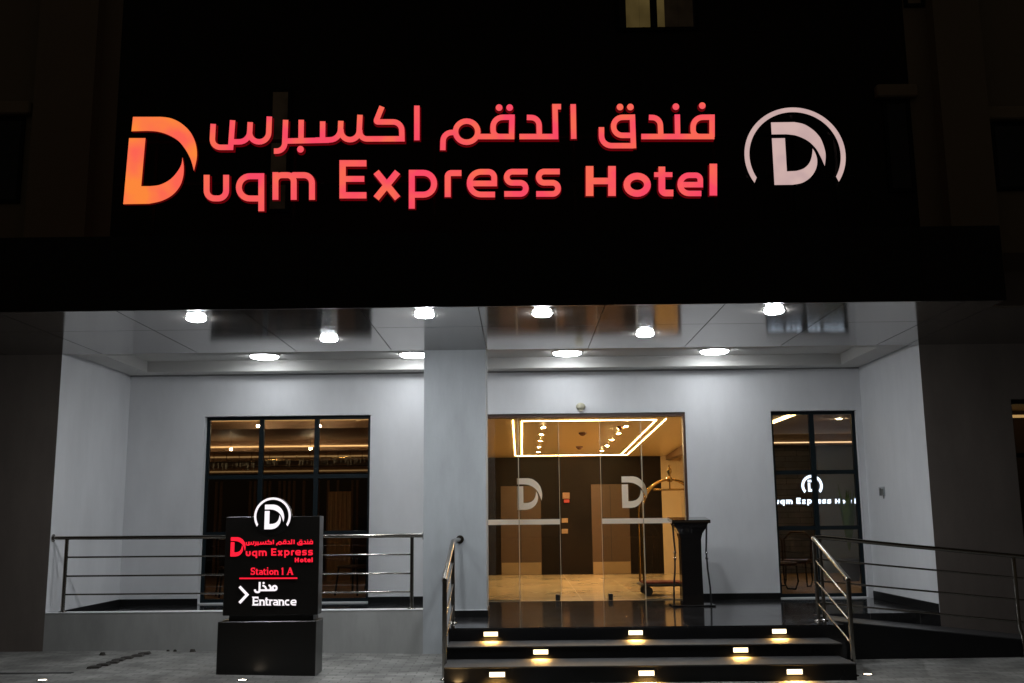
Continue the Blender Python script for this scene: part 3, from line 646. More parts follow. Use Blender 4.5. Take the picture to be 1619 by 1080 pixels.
# restaurant downlights and pendant crystals
proto = None
for k, (px, py, Y) in enumerate([(408, 673, 16.9), (505, 673, 16.9), (365, 710, 19.2), (491, 709, 19.2)]):
    P = at(px, py, Y)
    if proto is None:
        o = proto = empty('spotlight', P); a = MB(); a.cyl((0, 0, -.02), .022, .03, 12); a.build('lens', emis('spot_glow', (1, .72, .40), 420), o)
        a = MB(); a.cyl((0, 0, .0101), .024, .02, 12); a.cyl((0, 0, .0302), .004, .35, 6); a.build('housing', BPLAST, o)
    else: o = copy_tree(proto); o.location = P
    tag(o, ['small bright ceiling spot beside the left mullion of the big window', 'small bright ceiling spot just right of the second mullion of the big window', 'small bright ceiling spot lower in the left column of the big window', 'small bright ceiling spot lower in the middle column of the big window'][k], 'spotlight', 'ceiling spots seen through the left window')
for k, (pl, pr, py, Y) in enumerate([(330, 405, 745, 21.0), (418, 498, 740, 21.0), (508, 580, 737, 21.0)]):
    a = at(pl, py, Y); c = at(pr, py, Y)
    ch = empty('chandelier', ((a.x+c.x)/2, Y, a.z), ['crystal chandelier in the left column of the big window', 'crystal chandelier in the middle column of the big window', 'crystal chandelier in the right column of the big window'][k], 'chandelier', 'chandeliers in the restaurant')
    hw = (c.x-a.x)/2; q = MB(); s_ = MB()
    q.box(-hw, hw, -.02, .02, .16, .175)
    for i in range(4): q.cyl((-hw*.8+i*hw*.53, 0, .175), .006, .55, 6)
    q.build('bar', BRASS, ch)
    for i in range(34):
        x = rng.uniform(-hw, hw); y = rng.uniform(-.12, .12); l = rng.uniform(.03, .13)
        s_.cyl((x, y, .16-l), .004, l, 5)
        if rng.random() < .4: s_.lathe((x, y, .14-l), [(.0001, -.012), (.011, 0), (.0001, .012)], 6)
    s_.build('crystals', emis('crystal_%d' % k, (1, .65, .28), .3, (.05, .025, .01), 20), ch)
# chairs
def chair_proto(label, group):
    c = empty('dining_chair', (0, 0, 0), label, 'chair', group)
    q = MB(); q.box(-.22, .22, -.22, .22, .43, .48, bev=.02); q.build('seat', WOODD, c)
    q = MB(); q.box(-.21, .21, .18, .22, .58, .92, bev=.015); q.build('backrest', WOODD, c)
    for sx in (-1, 1):
        for sy in (-1, 1):
            q = MB(); q.tube([(sx*.19, sy*.19, .44), (sx*.23, sy*.23, 0)], .016, 8); q.build('leg', RUB, c)
        q = MB(); q.tube([(sx*.18, .2, .45), (sx*.18, .2, .6)], .014, 8); q.build('back_post', RUB, c)
    return c
ch0 = chair_proto('dark dining chair behind the left window, at its left side near the sign', 'dining chairs in the restaurant'); ch0.location = (-4.75, 17.2, FZ); ch0.rotation_euler.z = .4
for (x, y, rz, lb) in ((-2.75, 17.3, -.5, 'dark dining chair behind the left window, just right of the entrance sign'), (-2.45, 18.6, 2.4, 'dark dining chair farther back behind the right part of the left window')):
    c = copy_tree(ch0); c.location = (x, y, FZ); c.rotation_euler.z = rz; c['label'] = lb
# room behind the right window
part('lounge_floor', mat('lounge_floor_mat', (.45, .28, .12), .35), LX1+.1, 10.5, B+.1, 22.6, FZ-.1, FZ)
part('lounge_ceiling', mat('lounge_ceiling_mat', (.7, .62, .55), .7), LX1+.1, 10.5, B+.22, 22.6, 3.32, 3.6)
part('lounge_wall', STONE, LX1+.1, 6.45, 22.4, 22.6, FZ, 3.32)
part('lounge_wall', BLUEW, 6.45, 10.5, 22.4, 22.6, FZ, 3.32)
part('lounge_wall', BLUEW, 10.5, 10.6, W+.3, 22.6, FZ, 3.6)
part('lounge_wall', RESTD, LX1+.1, LX1+.13, B+.22, 22.4, FZ, 3.32)
q = MB()
for dx in (0, .09): q.box(4.62+dx, 4.635+dx, 16.4, 21.5, 3.30, 3.319)
q.build('led_strip', emis('lounge_strip', (1, .65, .25), 38), hotel)
q = MB(); q.box(LX1+.2, 8.5, 21.9, 21.92, 3.13, 3.15); q.build('led_strip', emis('lounge_strip_b', (1, .62, .3), 5), hotel)
q = MB(); q.box(LX1+.2, 8.5, 21.93, 22.4, 3.10, 3.32); q.build('ceiling_drop', mat('drop', (.20, .14, .09), .7), hotel)
P = at(1327, 667, 18.5); o = empty('downlight', (P.x, 18.5, 3.318), 'single small bright downlight in the right part of the narrow window', 'downlight')
a = MB(); a.cyl((0, 0, -.006), .035, .005, 16); a.build('lens', DOWN, o)
# backlit sign in the lounge
LS = 22.38; sx = .157
def lmap(v): return at(1225.5+(v.x-322)*sx, 796.5+(v.y-313.9)*sx+(v.x-322)*.0005, LS)
ls = empty('backlit_wall_sign', (6.3, LS, 2), 'small white glowing hotel name with ring emblem inside, behind the narrow right window', 'sign')
ls.location = (0, 0, 0)
q = MB()
for g_ in LAT: emit_shapes(q, glyph(g_[0], g_[1], g_[2], g_[3], g_[4], 16.0, g_[5]), lmap, .015, 0, 1)
q.build('lettering', [LOBSIGN, WSIDE], ls)
q = MB(); c0 = at(1284, 768, LS); rr = at(1300, 768, LS).x-c0.x
o_, i_ = ringpoly(0, 0, rr*1.05, rr*.26, -42, 222); add_strip(q, o_, i_, lambda v: Vector((c0.x+v.x, LS, c0.z+v.y)), .015)
for P in (DT, DL): q.plate([Vector((c0.x+(v.x-.36)*rr*1.15, LS, c0.z+(v.y-.5)*rr*1.15)) for v in P], .015, 0, 1)
q.build('emblem', [LOBSIGN, WSIDE], ls)
# lounge furniture seen low in the narrow window
def wire_chair(x, y, rz, label):
    c = empty('lounge_chair', (x, y, FZ), label, 'chair', 'lounge chairs behind the narrow window', rz)
    q = MB(); q.box(-.24, .24, -.22, .22, .40, .46, bev=.02); q.build('seat', WOODD, c)
    q = MB(); q.tube([(-.22, .2, .45), (-.24, .24, .8), (-.12, .26, .92), (.12, .26, .92), (.24, .24, .8), (.22, .2, .45)], .016, 8); q.build('backrest', WOODD, c)
    for s in (-1, 1):
        q = MB(); q.tube([(s*.22, -.2, .40), (s*.23, -.22, .15), (s*.22, -.15, .02), (s*.22, .1, .012), (s*.23, .2, .10), (s*.22, .2, .40)], .013, 8); q.build('leg', RUB, c)
    return c
wire_chair(4.25, 17.4, .3, 'dark bentwood lounge chair in the lower left of the narrow window'); wire_chair(4.75, 18.2, -.5, 'dark bentwood lounge chair behind the top of the right stair rail')
pl = empty('potted_plant', (6.14, 19.6, FZ), 'dim green potted plant in front of the glowing name in the narrow window', 'plant')
q = MB(); q.lathe((0, 0, 0), [(.14, 0), (.2, .4), (.19, .42), (.16, .40)], 20); q.build('pot', RUB, pl)
q = MB()
for i in range(26):
    a = rng.uniform(0, 6.28); l = rng.uniform(.5, .98); t = rng.uniform(.1, .3); b0 = Vector((0, 0, .4)); pts = []
    for k in range(6):
        s = k/5; pts.append(b0+Vector((math.cos(a)*l*s*t, math.sin(a)*l*s*t, .15+l*1.5*s-.55*l*s*s*t*2)))
    n = Vector((-math.sin(a), math.cos(a), 0)); ws = [.012, .035, .05, .045, .028, .003]
    for k in range(5): q.face([pts[k]-n*ws[k], pts[k]+n*ws[k], pts[k+1]+n*ws[k+1], pts[k+1]-n*ws[k+1]])
q.build('leaves', LEAF, pl)
# room behind the far right window
P = at(1612, 657, 15.0); q = MB(); q.box(6.9, 8.6, 15.0, 15.02, P.z-.03, P.z+.01); q.build('led_strip', STRIPD, hotel)
part('side_room_wall', mat('side_room', (.10, .05, .025), .7), LX1+2.2, 10.5, 15.4, 15.45, FZ, 3.5)
part('side_room_ceiling', LOBC, XR+.15, 10.5, W+.3, 15.4, 3.12, 3.2)

# ================================================================== platform, steps and ramp
S1, S2, S3 = 11.893, 11.394, 10.819; SX0, SX1 = -.80, 3.40
steps = empty('entrance_steps', (1.3, 12, 0), 'three wide black granite steps with set-in lights leading to the glass door', 'steps'); steps.location = (0, 0, 0)
q = MB(); q.box(XL, -1.24, W+.16, B, .0, FZ); q.box(-1.24, XR-.0, W+.785, B, .0, FZ); q.box(-.44, XR, W, W+.785, 0, FZ); q.box(SX0-.03, 3.62, S1, W, -.1, FZ, bev=0); q.build('landing', GRAN, steps)
TREAD = mat('tread_granite', (.032, .031, .031), .62, var=.55, scale=7, rvar=.08)
q = MB(); q.box(SX0-.01, SX1+.02, S2, S1, -.1, .235); q.build('step', STEPM, steps); bx('tread', TREAD, steps, SX0-.014, SX1+.024, S2-.008, S1-.001, .235, .253, bev=.004)
q = MB(); q.box(SX0+.0, SX1-.02, S3, S2, -.1, .104); q.build('step', STEPM, steps); bx('tread', TREAD, steps, SX0-.004, SX1-.016, S3-.008, S2-.001, .104, .122, bev=.004)
rz = lambda x: FZ if x < 3.62 else max(gz(x)+.0, FZ-.105*(x-3.62))
q = MB(); xs_ = [3.62, 4.5, 5.2, 6, 6.8, 7.6]; y0, y1 = 12.33, W-.002
for a, b_ in zip(xs_[:-1], xs_[1:]):
    za, zb = rz(a), rz(b_)
    q.face([(a, y0, za), (b_, y0, zb), (b_, y1, zb), (a, y1, za)]); q.face([(a, y0, -.1), (b_, y0, -.1), (b_, y0, zb-.012), (a, y0, za-.012)], 1)
    q.face([(a, y0, za-.012), (b_, y0, zb-.012), (b_, y0, zb), (a, y0, za)])
q.face([(3.62, y0, -.1), (3.62, y1, -.1), (3.62, y1, FZ), (3.62, y0, FZ)][::-1], 1)
q.face([(7.6, y0, -.1), (7.6, y1, -.1), (7.6, y1, rz(7.6)), (7.6, y0, rz(7.6))], 1)
q.face([(3.62, y1, -.1), (7.6, y1, -.1), (7.6, y1, rz(7.6)), (3.62, y1, FZ)][::-1], 1); q.face([(3.62, y0, -.1), (3.62, y1, -.1), (7.6, y1, -.1), (7.6, y0, -.1)], 1)
tag(q.build('ramp', [RAMPM, STEPM]), 'black sided access ramp sloping down to the right of the steps', 'ramp')
part_riser = bx('riser', STEPM, steps, SX0-.032, 3.61, S1-.004, S1-.0005, .255, FZ-.018)
# step lights
names = ['left', 'middle', 'right']
proto = None
for (lab, px, py, Y, z0, z1) in [('left of the three lights in the top riser', 776, 1006, S1, .253, FZ), ('middle of the three lights in the top riser', 1005, 1003, S1, .253, FZ), ('right of the three lights in the top riser', 1232, 998, S1, .253, FZ),
        ('left of the two lights in the middle riser', 855, 1034, S2, .122, .253), ('right of the two lights in the middle riser', 1171, 1028, S2, .122, .253),
        ('left of the three lights in the bottom riser', 786, 1065, S3, -.04, .122), ('middle of the three lights in the bottom riser', 1022, 1062, S3, -.04, .122), ('right of the three lights in the bottom riser', 1256, 1057, S3, -.04, .122)]:
    Y -= .004; P = at(px, py, Y); z = (z0+z1)/2+.004
    if proto is None:
        o = proto = empty('step_light', (P.x, Y, z)); t = .008; w_, h_ = .078, .0235
        a = MB(); a.box(-w_-t, w_+t, -.004, .0, h_, h_+t); a.box(-w_-t, w_+t, -.004, .0, -h_-t, -h_); a.box(-w_-t, -w_, -.004, .0, -h_, h_); a.box(w_, w_+t, -.004, 0, -h_, h_); a.build('frame', STEEL, o)
        a = MB(); a.box(-w_, w_, -.003, -.0005, -h_, h_); a.build('lens', STEPL, o)
    else: o = copy_tree(proto); o.location = (P.x, Y, z)
    ld = bpy.data.lights.new('step_lamp', 'AREA'); ld.shape = 'RECTANGLE'; ld.size = .15; ld.size_y = .03; ld.energy = 4.5; ld.color = (1, .54, .13); ld.spread = R(150)
    lo = bpy.data.objects.new('step_lamp', ld); col.objects.link(lo); lo.parent = o; lo.location = (0, -.02, -.012); lo.rotation_euler = (R(-22), 0, 0)
    tag(o, 'warm glowing rectangular step light, '+lab, 'step light', 'step lights in the granite risers')
# ground lights
for (px, py, m_, lab) in [(67, 1076, GRL, 'small bright uplight set in the paving at the lower left corner'), (383, 1076, GRL, 'small bright uplight set in the paving in front of the entrance sign'),
        (1372, 1067, GRL, 'small bright uplight set in the paving beside the foot of the right stair rail'), (712, 1079, GRLH, 'bright warm uplight in the paving at the left end of the bottom step')]:
    P = onz(px, py, gz(-3 if px < 600 else 3)); P = onz(px, py, gz(P.x))
    if px == 712: P = Vector((-.66, 10.74, gz(-.66)))
    o = empty('ground_uplight', (P.x, P.y, gz(P.x)), lab, 'uplight', 'uplights set in the paving')
    a = MB(); a.lathe((0, 0, 0), [(.055, -.02), (.055, .006), (.043, .008), (.043, .003)], 24); a.build('rim', STEEL, o)
    a = MB(); a.cyl((0, 0, -.01), .043, .015, 24); a.build('lens', m_, o)

# ================================================================== ceiling lights
proto = None
labs = {0: 'front row soffit light far left, above the left bay', 1: 'front row soffit light just left of the grey column top', 2: 'front row soffit light just right of the grey column', 3: 'front row soffit light far right, near the name reflected in the panels', 4: 'rear row soffit light left of the grey column', 5: 'rear row soffit light above the glass door'}
for k, (px, py) in enumerate([(310, 507), (671, 501), (857, 499), (1224, 495), (520, 539), (1020, 531)]):
    P = onz(px, py, SZ-.03)
    if proto is None:
        o = proto = empty('soffit_light', (P.x, P.y, SZ)); a = MB(); a.lathe((0, 0, 0), [(.115, -.0005), (.115, -.006), (.105, -.008)], 32); a.build('housing', WHITEM, o)
        a = MB(); a.lathe((0, 0, 0), [(.102, -.002), (.100, -.018), (.085, -.030), (.0001, -.036)], 32); a.build('diffuser', LAMP, o)
    else: o = copy_tree(proto); o.location = (P.x, P.y, SZ)
    tag(o, 'round white glowing '+labs[k], 'ceiling light', 'round lights under the canopy')
for k, (px, py, m_) in enumerate([(420, 566, TRAYL2), (655, 563, TRAYL), (897, 558, TRAYL), (1130, 556, TRAYL)]):
    P = onz(px, py, tz-.03)
    o = empty('tray_light', (P.x, 14.78, tz), ['flat round light in the raised ceiling above the left window', 'flat round light in the raised ceiling partly hidden by the column', 'flat round light in the raised ceiling above the glass door', 'flat round light in the raised ceiling above the wall right of the door'][k], 'ceiling light', 'round lights in the raised porch ceiling')
    a = MB(); a.cyl((0, 0, -.02), .215, .02, 36); a.build('housing', WHITEM, o)
    a = MB(); a.lathe((0, 0, 0), [(.203, -.0205), (.20, -.036), (.17, -.048), (.0001, -.056)], 36); a.build('diffuser', m_, o)
# dome on the wall above the door
P = at(918, 643, B); o = empty('sensor_dome', (P.x, B, P.z), 'small beige dome sensor on the white wall above the glass door', 'sensor')
a = MB(); n = 20
vs = []; prof = [(.072, 0), (.072, -.02), (.062, -.045), (.04, -.062), (.0005, -.068)]
for (r, d) in prof:
    for i in range(n): t = 6.2832*i/n; vs.append((r*math.cos(t), d, r*.8*math.sin(t)))
a.idx(vs, [[k*n+i, k*n+(i+1) % n, (k+1)*n+(i+1) % n, (k+1)*n+i] for k in range(4) for i in range(n)], 0, True); a.build('dome', BEIGE, o)
a = MB(); a.box(-.03, .03, -.05, -.0, -.07, -.05); a.build('foot', BEIGE, o)
# junction plate on the right porch wall
o = empty('junction_plate', (XR-.003, 14.95, 1.93), 'small bare grey junction plate on the white right wall of the porch', 'junction box')
a = MB(); a.box(-.012, 0, -.12, .10, -.06, .07); a.build('plate', COLP, o)
a = MB(); a.box(-.022, -.012, -.09, -.03, -.045, .04); a.box(-.025, -.012, .0, .05, -.05, .05); a.box(-.02, -.012, -.1, -.08, -.10, -.05); a.build('socket', mat('socket_grey', (.16, .16, .15), .6), o)

# ================================================================== main sign
YS = F-.03
frame = empty('sign_frame', (0, 0, 0), 'slim black steel frame carrying the red letters above the canopy', 'frame')
q = MB()
for z in (5.15, 5.62): q.box(-4.3, 3.6, YS+.09, YS+.12, z, z+.03)
q.build('rail', DARKF, frame)
for x in (-3.9, -2.4, -.9, .6, 2.1, 2.95, 3.4): bx('post', DARKF, frame, x, x+.03, YS+.125, YS+.155, 4.56, 5.9)
smap = lambda v: at(v.x, v.y, YS)
sign = empty('illuminated_name_sign', (0, 0, 0), 'large glowing red and orange hotel name in Arabic and Latin letters above the canopy', 'sign')
for g_ in LAT:
    S_ = glyph(g_[0], g_[1], g_[2], g_[3], g_[4], g_[6], g_[5]); q = MB(); emit_shapes(q, S_, smap, .045); halo(q, S_, smap, .047); q.build('letter', [SIGNRED, SIGNSIDE, HALO], sign)
for grp in ARA:
    q = MB(); emit_shapes(q, grp, smap, .045); halo(q, grp, smap, .047); q.build('arabic_letters', [SIGNRED, SIGNSIDE, HALO], sign)
# the big initial: its outline read from the photo, in the sign's plane
def zp(p): return smap(Vector((180+p[0]/3.238, 140+p[1]/3.238)))
topo = spline([(240, 145), (290, 152), (340, 175), (385, 215), (412, 262), (424, 310), (424, 360), (410, 422)])
topi = spline([(410, 422), (402, 390), (390, 355), (365, 310), (330, 268), (280, 238), (225, 221), (170, 217)])
q = MB(); q.plate([zp(v) for v in [Vector((98, 145))]+topo+topi[1:]+[Vector((90, 219))]], .045)
lowi = spline([(185, 500), (235, 493), (285, 468), (322, 430), (345, 390), (351, 352)])
lowo = spline([(351, 352), (358, 400), (355, 450), (338, 500), (300, 545), (245, 575), (180, 590)])
q.plate([zp(v) for v in [Vector((78, 254)), Vector((162, 254)), Vector((140, 500))]+lowi+lowo[1:]+[Vector((48, 592))]], .045)
q.build('initial_letter', [SIGNORANGE, SIGNSIDE], sign)
# ring emblem
emb = empty('ring_emblem_sign', (0, 0, 0), 'pale pink ring around a stylised letter D, right of the red name', 'sign')
c0 = at(1257, 245.5, YS); rr = (at(1337, 245, YS).x-at(1177, 245, YS).x)/2
q = MB(); o_, i_ = ringpoly(0, 0, rr, rr*.098); add_strip(q, o_, i_, lambda v: Vector((c0.x+v.x, YS, c0.z+v.y)), .07); q.build('ring', [SIGNWHITE, WSIDE], emb)
h = at(1240, 194, YS).z-at(1240, 293, YS).z; b0 = at(1224.5, 292.5, YS)
q = MB()
for P in (DT, DL): q.plate([Vector((b0.x+v.x*h, YS, b0.z+v.y*h)) for v in P], .07)
q.build('letter', [SIGNWHITE, WSIDE], emb)

# ================================================================== entrance sign (monolith)
MY = 11.33; mz = gz(-2.7)
mono = empty('entrance_sign', (-2.7, MY+.15, mz), 'black freestanding sign block with red name, white arrow and the word Entrance', 'sign'); mono.location = (0, 0, 0)
MA = (-3.262, -2.205)
q = MB(); q.box(MA[0], MA[1], MY-.03, MY+.36, mz-.02, .545, bev=.006); q.build('plinth', MONO, mono)
q = MB(); q.box(-3.16, -2.25, MY+.03, MY+.30, .545, .605); q.build('neck', BPLAST, mono)
q = MB(); q.box(-3.222, -2.196, MY, MY+.22, .605, 1.652, bev=.004); panel = q.build('panel', MONO, mono)
MF = MY-.006
c0 = at(431, 816, MF); rr = (at(460, 815, MF).x-at(402, 815, MF).x)/2
q = MB(); q.cyl((c0.x, MF-.001+.004, c0.z), rr*1.02, .05, 40, axis='y', sm=False); q.build('emblem_disc', BPLAST, mono)
MF2 = MF-.006
q = MB(); o_, i_ = ringpoly(0, 0, rr, rr*.12); add_strip(q, o_, i_, lambda v: Vector((c0.x+v.x, MF2, c0.z+v.y)), .008)
h = at(425, 798, MF).z-at(425, 837, MF).z; b0 = at(418, 837, MF)
for P in (DT, DL): q.plate([Vector((b0.x+v.x*h, MF2, b0.z+v.y*h)) for v in P], .008)
q.build('emblem', [MWHITE, WSIDE], mono)
mp = lambda sx_, ox, sy_, oy: (lambda v: at(ox+(v.x)*sx_, oy+(v.y)*sy_, MF))
kx = (494.5-388.5)/(1131-330)
fa = lambda v: at(388.5+(v.x-330)*kx, 862.2+(v.y-236)*.125, MF)
q = MB()
for grp in ARA:
    for s in grp:
        if isinstance(s, Stroke): s.w = 13.5
    emit_shapes(q, grp, fa, .006)
q.build('arabic_lettering', [MRED, MRED], mono)
kx2 = (494.5-388.5)/(887-322)
fb = lambda v: at(388.5+(v.x-322)*kx2, 878.6+(v.y-314)*.19, MF)
q = MB()
for g_ in LAT[:10]: emit_shapes(q, glyph(g_[0], g_[1], g_[2], g_[3], g_[4], 12.5, g_[5]), fb, .006)
fc = lambda v: at(466+(v.x-926)*(28.5/211), 889+(v.y-310)*.15, MF)
for g_ in LAT[10:]: emit_shapes(q, glyph(g_[0], g_[1], g_[2], g_[3], g_[4], 15, g_[5]), fc, .006)
q.build('latin_lettering', [MRED, MRED], mono)
h = at(375, 849.5, MF).z-at(375, 880, MF).z; b0 = at(364, 880, MF)
q = MB()
for P in (DT, DL): q.plate([Vector((b0.x+v.x*h*.98, MF, b0.z+v.y*h)) for v in P], .006)
q.build('initial_letter', [MRED, MRED], mono)
pm = lambda v: at(v.x, v.y, MF)
q = MB()
for ch, x0, x1, y0, y1, w_ in [('S', 396.5, 403, 897.5, 909, 2.0), ('t', 404, 408.5, 899.5, 909, 1.9), ('a', 409.5, 415.5, 901.5, 909, 1.8), ('t', 416, 420.5, 899.5, 909, 1.9), ('i', 421.5, 424.5, 897, 909, 1.9),
        ('o', 425.5, 432.5, 901.5, 909, 1.9), ('n', 433.5, 440, 901.5, 909, 1.9), ('1', 445, 448.5, 897.5, 909, 2.0), ('A', 453.5, 463.5, 897.5, 909, 2.4)]:
    emit_shapes(q, glyph(ch, x0, x1, y0, y1, w_, 0, serif=1.5), pm, .005)
q.build('station_lettering', [MRED, MRED], mono)
q = MB(); emit_shapes(q, [Stroke([(378.5, 914.6), (470, 914.2)], 2.2)], pm, .005); q.build('underline', [MRED, MRED], mono)
q = MB()
for ch, x0, x1, y0, y1, w_ in [('E', 399.5, 408.5, 943.5, 957.5, 2.6), ('n', 410, 418.5, 948, 957.5, 2.5), ('t', 419, 424.5, 945, 957.5, 2.5), ('r', 425.5, 431, 948, 957.5, 2.5), ('a', 431.5, 439.5, 948, 957.5, 2.3),
        ('n', 440.5, 449, 948, 957.5, 2.5), ('c', 450, 457.5, 948, 957.5, 2.4), ('e', 459, 468.5, 948, 957.5, 2.3)]:
    emit_shapes(q, glyph(ch, x0, x1, y0, y1, w_, 0, serif=1.9), pm, .005)
q.build('entrance_lettering', [MWHITE, MWHITE], mono)
z9 = lambda x, y: (350+x/9, 880+y/9)
q = MB(); emit_shapes(q, [Stroke([z9(545, 362), z9(541, 508), z9(480, 506), z9(476, 468)], 3.0, [0, 2.5, 3, 0]), Stroke([z9(545, 480), z9(760, 478)], 3.0), Stroke([z9(585, 410), z9(622, 428), z9(640, 470)], 2.8, 2),
    dot(*z9(600, 376), 1.7), Stroke([z9(672, 408), z9(700, 420), z9(702, 476)], 2.8, 2), Stroke([(350+(757+28*math.cos(t*.5236))/9, 880+(448+30*math.sin(t*.5236))/9) for t in range(12)], 3.0, 0, True)], pm, .005)
q.build('arabic_entrance_lettering', [MWHITE, MWHITE], mono)
q = MB(); emit_shapes(q, [Stroke([z9(258, 428), z9(366, 543), z9(256, 660)], 4.2)], pm, .005); q.build('arrow', [MWHITE, MWHITE], mono)

# ================================================================== railings
def flange(mb, x, y, z, r=.045, axis='y'): mb.cyl((x, y, z), r, .012, 20, axis=axis)
def foot(x, y, z, parent):
    q = MB(); q.lathe((x, y, z), [(.05, 0), (.05, .008), (.03, .016), (.026, .02)], 20); q.build('base_flange', STEEL, parent)
r1 = empty('porch_railing', (0, 0, 0), 'straight four bar steel railing on the low wall in front of the left window', 'railing')
RY = W+.07
q = MB(); q.tube([(XL+.02, RY, 1.418), (-1.26, RY, 1.402)], .025, 14); q.build('handrail', STEEL, r1)
for z in (1.172, .938, .71): q = MB(); q.tube([(-5.80, RY, z+.004), (-1.39, RY, z-.004)], .0115, 10); q.build('bar', STEEL, r1)
for x in (-5.80, -1.39): q = MB(); q.tube([(x, RY, CZ), (x, RY, 1.40)], .024, 14); q.build('post', STEEL, r1); foot(x, RY, CZ, r1)
q = MB(); flange(q, XL+.004, RY, 1.418, .05, 'x'); q.build('wall_flange', STEEL, r1); q = MB(); flange(q, -1.253, RY, 1.402, .05, 'x'); q.build('wall_flange', STEEL, r1)
def stair_rail(x, label, zt=1.36, zb=.95, upper=12.42, lower=11.10, ramp=False):
    r = empty('stair_railing', (0, 0, 0), label, 'railing')
    foot(x, upper, FZ, r); foot(x, lower, gz(x), r)
    q = MB(); q.tube([(x, upper, FZ), (x, upper, zt-.03)], .024, 14); q.build('post', STEEL, r)
    q = MB(); q.tube([(x, lower, gz(x)), (x, lower, zb-.01)], .026, 14); q.build('post', STEEL, r)
    q = MB(); q.tube([(x, lower-.02, zb-.012), (x, lower+.04, zb+.012), (x, upper-.06, zt-.02), (x, upper-.02, zt-.006), (x, upper+.03, zt)], .026, 14)
    q.build('handrail', STEEL, r)
    q = MB(); q.lathe((x, lower-.0, zb-.03), [(.03, 0), (.032, .02), (.026, .04), (.0001, .045)], 14); q.build('cap', STEEL, r)
    for k in (1, 2, 3):
        za = zt-.245*k; zb_ = zb-.222*k
        q = MB(); q.tube([(x, lower, zb_), (x, upper, za)], .0115, 10); q.build('bar', STEEL, r)
    return r
rl = stair_rail(-.815, 'sloping steel stair railing at the left end of the steps, fixed to the column', 1.345, .98)
q = MB(); q.tube([(-.815, 12.44, 1.345), (-.80, 12.6, 1.352), (-.775, W-.01, 1.352)], .025, 14); q.build('return_rail', STEEL, rl)
q = MB(); flange(q, -.775, W-.013, 1.352, .05, 'y'); q.build('wall_flange', STEEL, rl)
rr_ = stair_rail(3.44, 'sloping steel stair railing at the right end of the steps', 1.335, .94, 12.29)
# ramp railing
r3 = empty('ramp_railing', (0, 0, 0), 'long steel railing following the ramp down to the right edge', 'railing')
def rl_(x, base): return base-.1025*(x-3.44)
q = MB(); q.tube([(3.46, 12.33, 1.345), (3.56, 12.36, 1.345), (3.75, 12.37, 1.325)]+[(x, 12.37, rl_(x, 1.352)) for x in (4.5, 5.8, 7.2)], .025, 14); q.build('handrail', STEEL, r3)
for b_ in (1.10, .85, .60): q = MB(); q.tube([(3.46, 12.35, rl_(3.46, b_)), (7.2, 12.37, rl_(7.2, b_))], .0115, 10); q.build('bar', STEEL, r3)
for x in (5.79, 7.2): q = MB(); q.tube([(x, 12.29, gz(x)), (x, 12.31, .2), (x, 12.37, .28), (x, 12.37, rl_(x, 1.34))], .024, 14); q.build('post', STEEL, r3); foot(x, 12.29, gz(x), r3)
q = MB(); q.tube([(3.53, 12.36, FZ), (3.53, 12.36, 1.33)], .022, 14); q.build('post', STEEL, r3); foot(3.53, 12.36, FZ, r3)

# ================================================================== podium
pd_ = empty('podium', (2.345, 14.55, FZ), 'glossy black lectern stand with curved side rods standing outside the glass door', 'podium')
q = MB(); q.box(-.30, .30, -.19, .19, 0, .022, bev=.01); q.build('base', GLOSSB, pd_)
q = MB()  # tapered shaft and flared neck
secs = [(.022, .145, .11), (.6, .140, .105), (.90, .142, .11), (.98, .16, .13), (1.06, .21, .17), (1.12, .235, .185)]
vs = []
for (z, hx, hy) in secs: vs += [(-hx, -hy, z), (hx, -hy, z), (hx, hy, z), (-hx, hy, z)]
q.idx(vs, [(3, 2, 1, 0)]+[[k*4+i, k*4+(i+1) % 4, (k+1)*4+(i+1) % 4, (k+1)*4+i] for k in range(len(secs)-1) for i in range(4)]+[(20, 21, 22, 23)]); q.build('shaft', GLOSSB, pd_)
q = MB()
tv = [(-.265, -.20, 1.12), (.265, -.20, 1.12), (.265, .22, 1.16), (-.265, .22, 1.16)]; q.idx(tv+[(x, y, z+.045) for x, y, z in tv], [(3, 2, 1, 0), (4, 5, 6, 7), (0, 1, 5, 4), (1, 2, 6, 5), (2, 3, 7, 6), (3, 0, 4, 7)])
top = q.build('desk_top', GLOSSB, pd_)
bx('edge_trim', CHROME, top, -.262, .262, -.206, -.2005, 1.135, 1.150)
for s in (-1, 1):
    q = MB(); q.tube([(s*.235, -.05, 1.10), (s*.225, -.05, .9), (s*.215, -.05, .75), (s*.225, -.05, .5), (s*.25, -.05, .25), (s*.255, -.05, .02)], .013, 10); rd = q.build('side_rod', BPLAST, pd_)
    for z in (.72, .64): q = MB(); q.lathe((s*.22, -.05, z), [(.0001, -.022), (.018, -.015), (.022, 0), (.018, .015), (.0001, .022)], 14); q.build('knob', CHROME, rd)
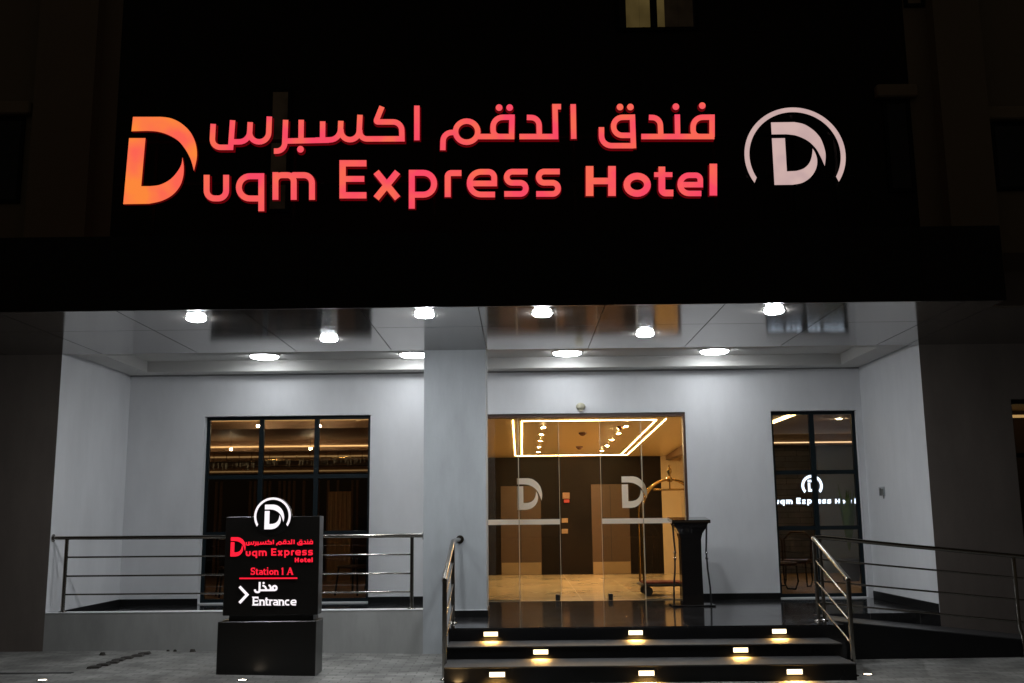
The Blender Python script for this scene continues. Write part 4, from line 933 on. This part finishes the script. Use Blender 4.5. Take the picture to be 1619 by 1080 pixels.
# ================================================================== luggage cart
ct = empty('luggage_cart', (2.385, 16.55, FZ), 'brass birdcage luggage cart with a red carpeted deck just inside the glass door', 'luggage cart')
hx, hy = .50, .27; dz = .20
q = MB(); q.box(-hx-.04, hx+.04, -hy-.04, hy+.04, dz-.05, dz-.01, bev=.012); q.build('bumper', RUB, ct)
q = MB(); q.box(-hx, hx, -hy, hy, dz-.01, dz+.015, bev=.006); q.build('deck', CARPET, ct)
for sx_ in (-1, 1):
    for sy_ in (-1, 1):
        pts = [(sx_*hx*.98, sy_*hy*.95, dz), (sx_*hx*.98, sy_*hy*.95, 1.25)]
        for k in range(1, 11):
            a = k/10*math.pi/2; pts.append((sx_*hx*.98*math.cos(a)*(1)+0, sy_*hy*.95*math.cos(a), 1.25+.55*math.sin(a)))
        q = MB(); q.tube(pts, .019, 12); q.build('pole', BRASS, ct)
        q = MB(); q.cyl((sx_*hx*.85, sy_*hy*.85-.02, .075), .072, .04, 20, axis='y'); wh = q.build('wheel', RUB, ct)
        bx('caster_fork', STEEL, wh, sx_*hx*.85-.02, sx_*hx*.85+.02, sy_*hy*.85-.03, sy_*hy*.85+.03, .14, dz-.05)
q = MB(); q.tube([(-.26, 0, 1.64), (.26, 0, 1.64)], .016, 12); q.lathe((-.26, 0, 1.64), [(.0001, -.025), (.025, 0), (.0001, .025)], 12); q.build('hanging_rail', BRASS, ct)
q = MB(); q.tube([(0, 0, 1.64), (0, 0, 1.82)], .01, 8); q.build('rail_hanger', BRASS, ct)
q = MB(); q.lathe((0, 0, 1.76), [(.03, 0), (.06, .03), (.05, .06), (.02, .08), (.018, .12), (.035, .15), (.04, .18), (.03, .21), (.012, .225), (.014, .25), (.02, .262), (.0001, .28)], 18); q.build('finial', BRASS, ct)

# ================================================================== light
wd = bpy.data.worlds.new('World'); sc.world = wd; wd.use_nodes = True; nt = wd.node_tree
bg = nt.nodes['Background']; sky = nt.nodes.new('ShaderNodeTexSky'); sky.sky_type = 'NISHITA'; sky.sun_disc = False; sky.sun_elevation = R(-4); sky.sun_rotation = R(180)
add = nt.nodes.new('ShaderNodeMix'); add.data_type = 'RGBA'; add.blend_type = 'ADD'; add.inputs['Factor'].default_value = 1
add.inputs['B'].default_value = (.26, .20, .13, 1)
nt.links.new(sky.outputs[0], add.inputs['A']); nt.links.new(add.outputs['Result'], bg.inputs['Color']); bg.inputs['Strength'].default_value = .05

# ================================================================== render
sc.render.engine = 'CYCLES'
sc.cycles.use_denoising = True
sc.cycles.sample_clamp_indirect = 4; sc.cycles.max_bounces = 8; sc.cycles.glossy_bounces = 5; sc.cycles.transparent_max_bounces = 16; sc.cycles.diffuse_bounces = 4
sc.cycles.caustics_reflective = False; sc.cycles.caustics_refractive = False
try: sc.cycles.use_light_tree = True
except Exception: pass
sc.view_settings.view_transform = 'Standard'; sc.view_settings.look = 'None'; sc.view_settings.exposure = 0; sc.view_settings.gamma = 1
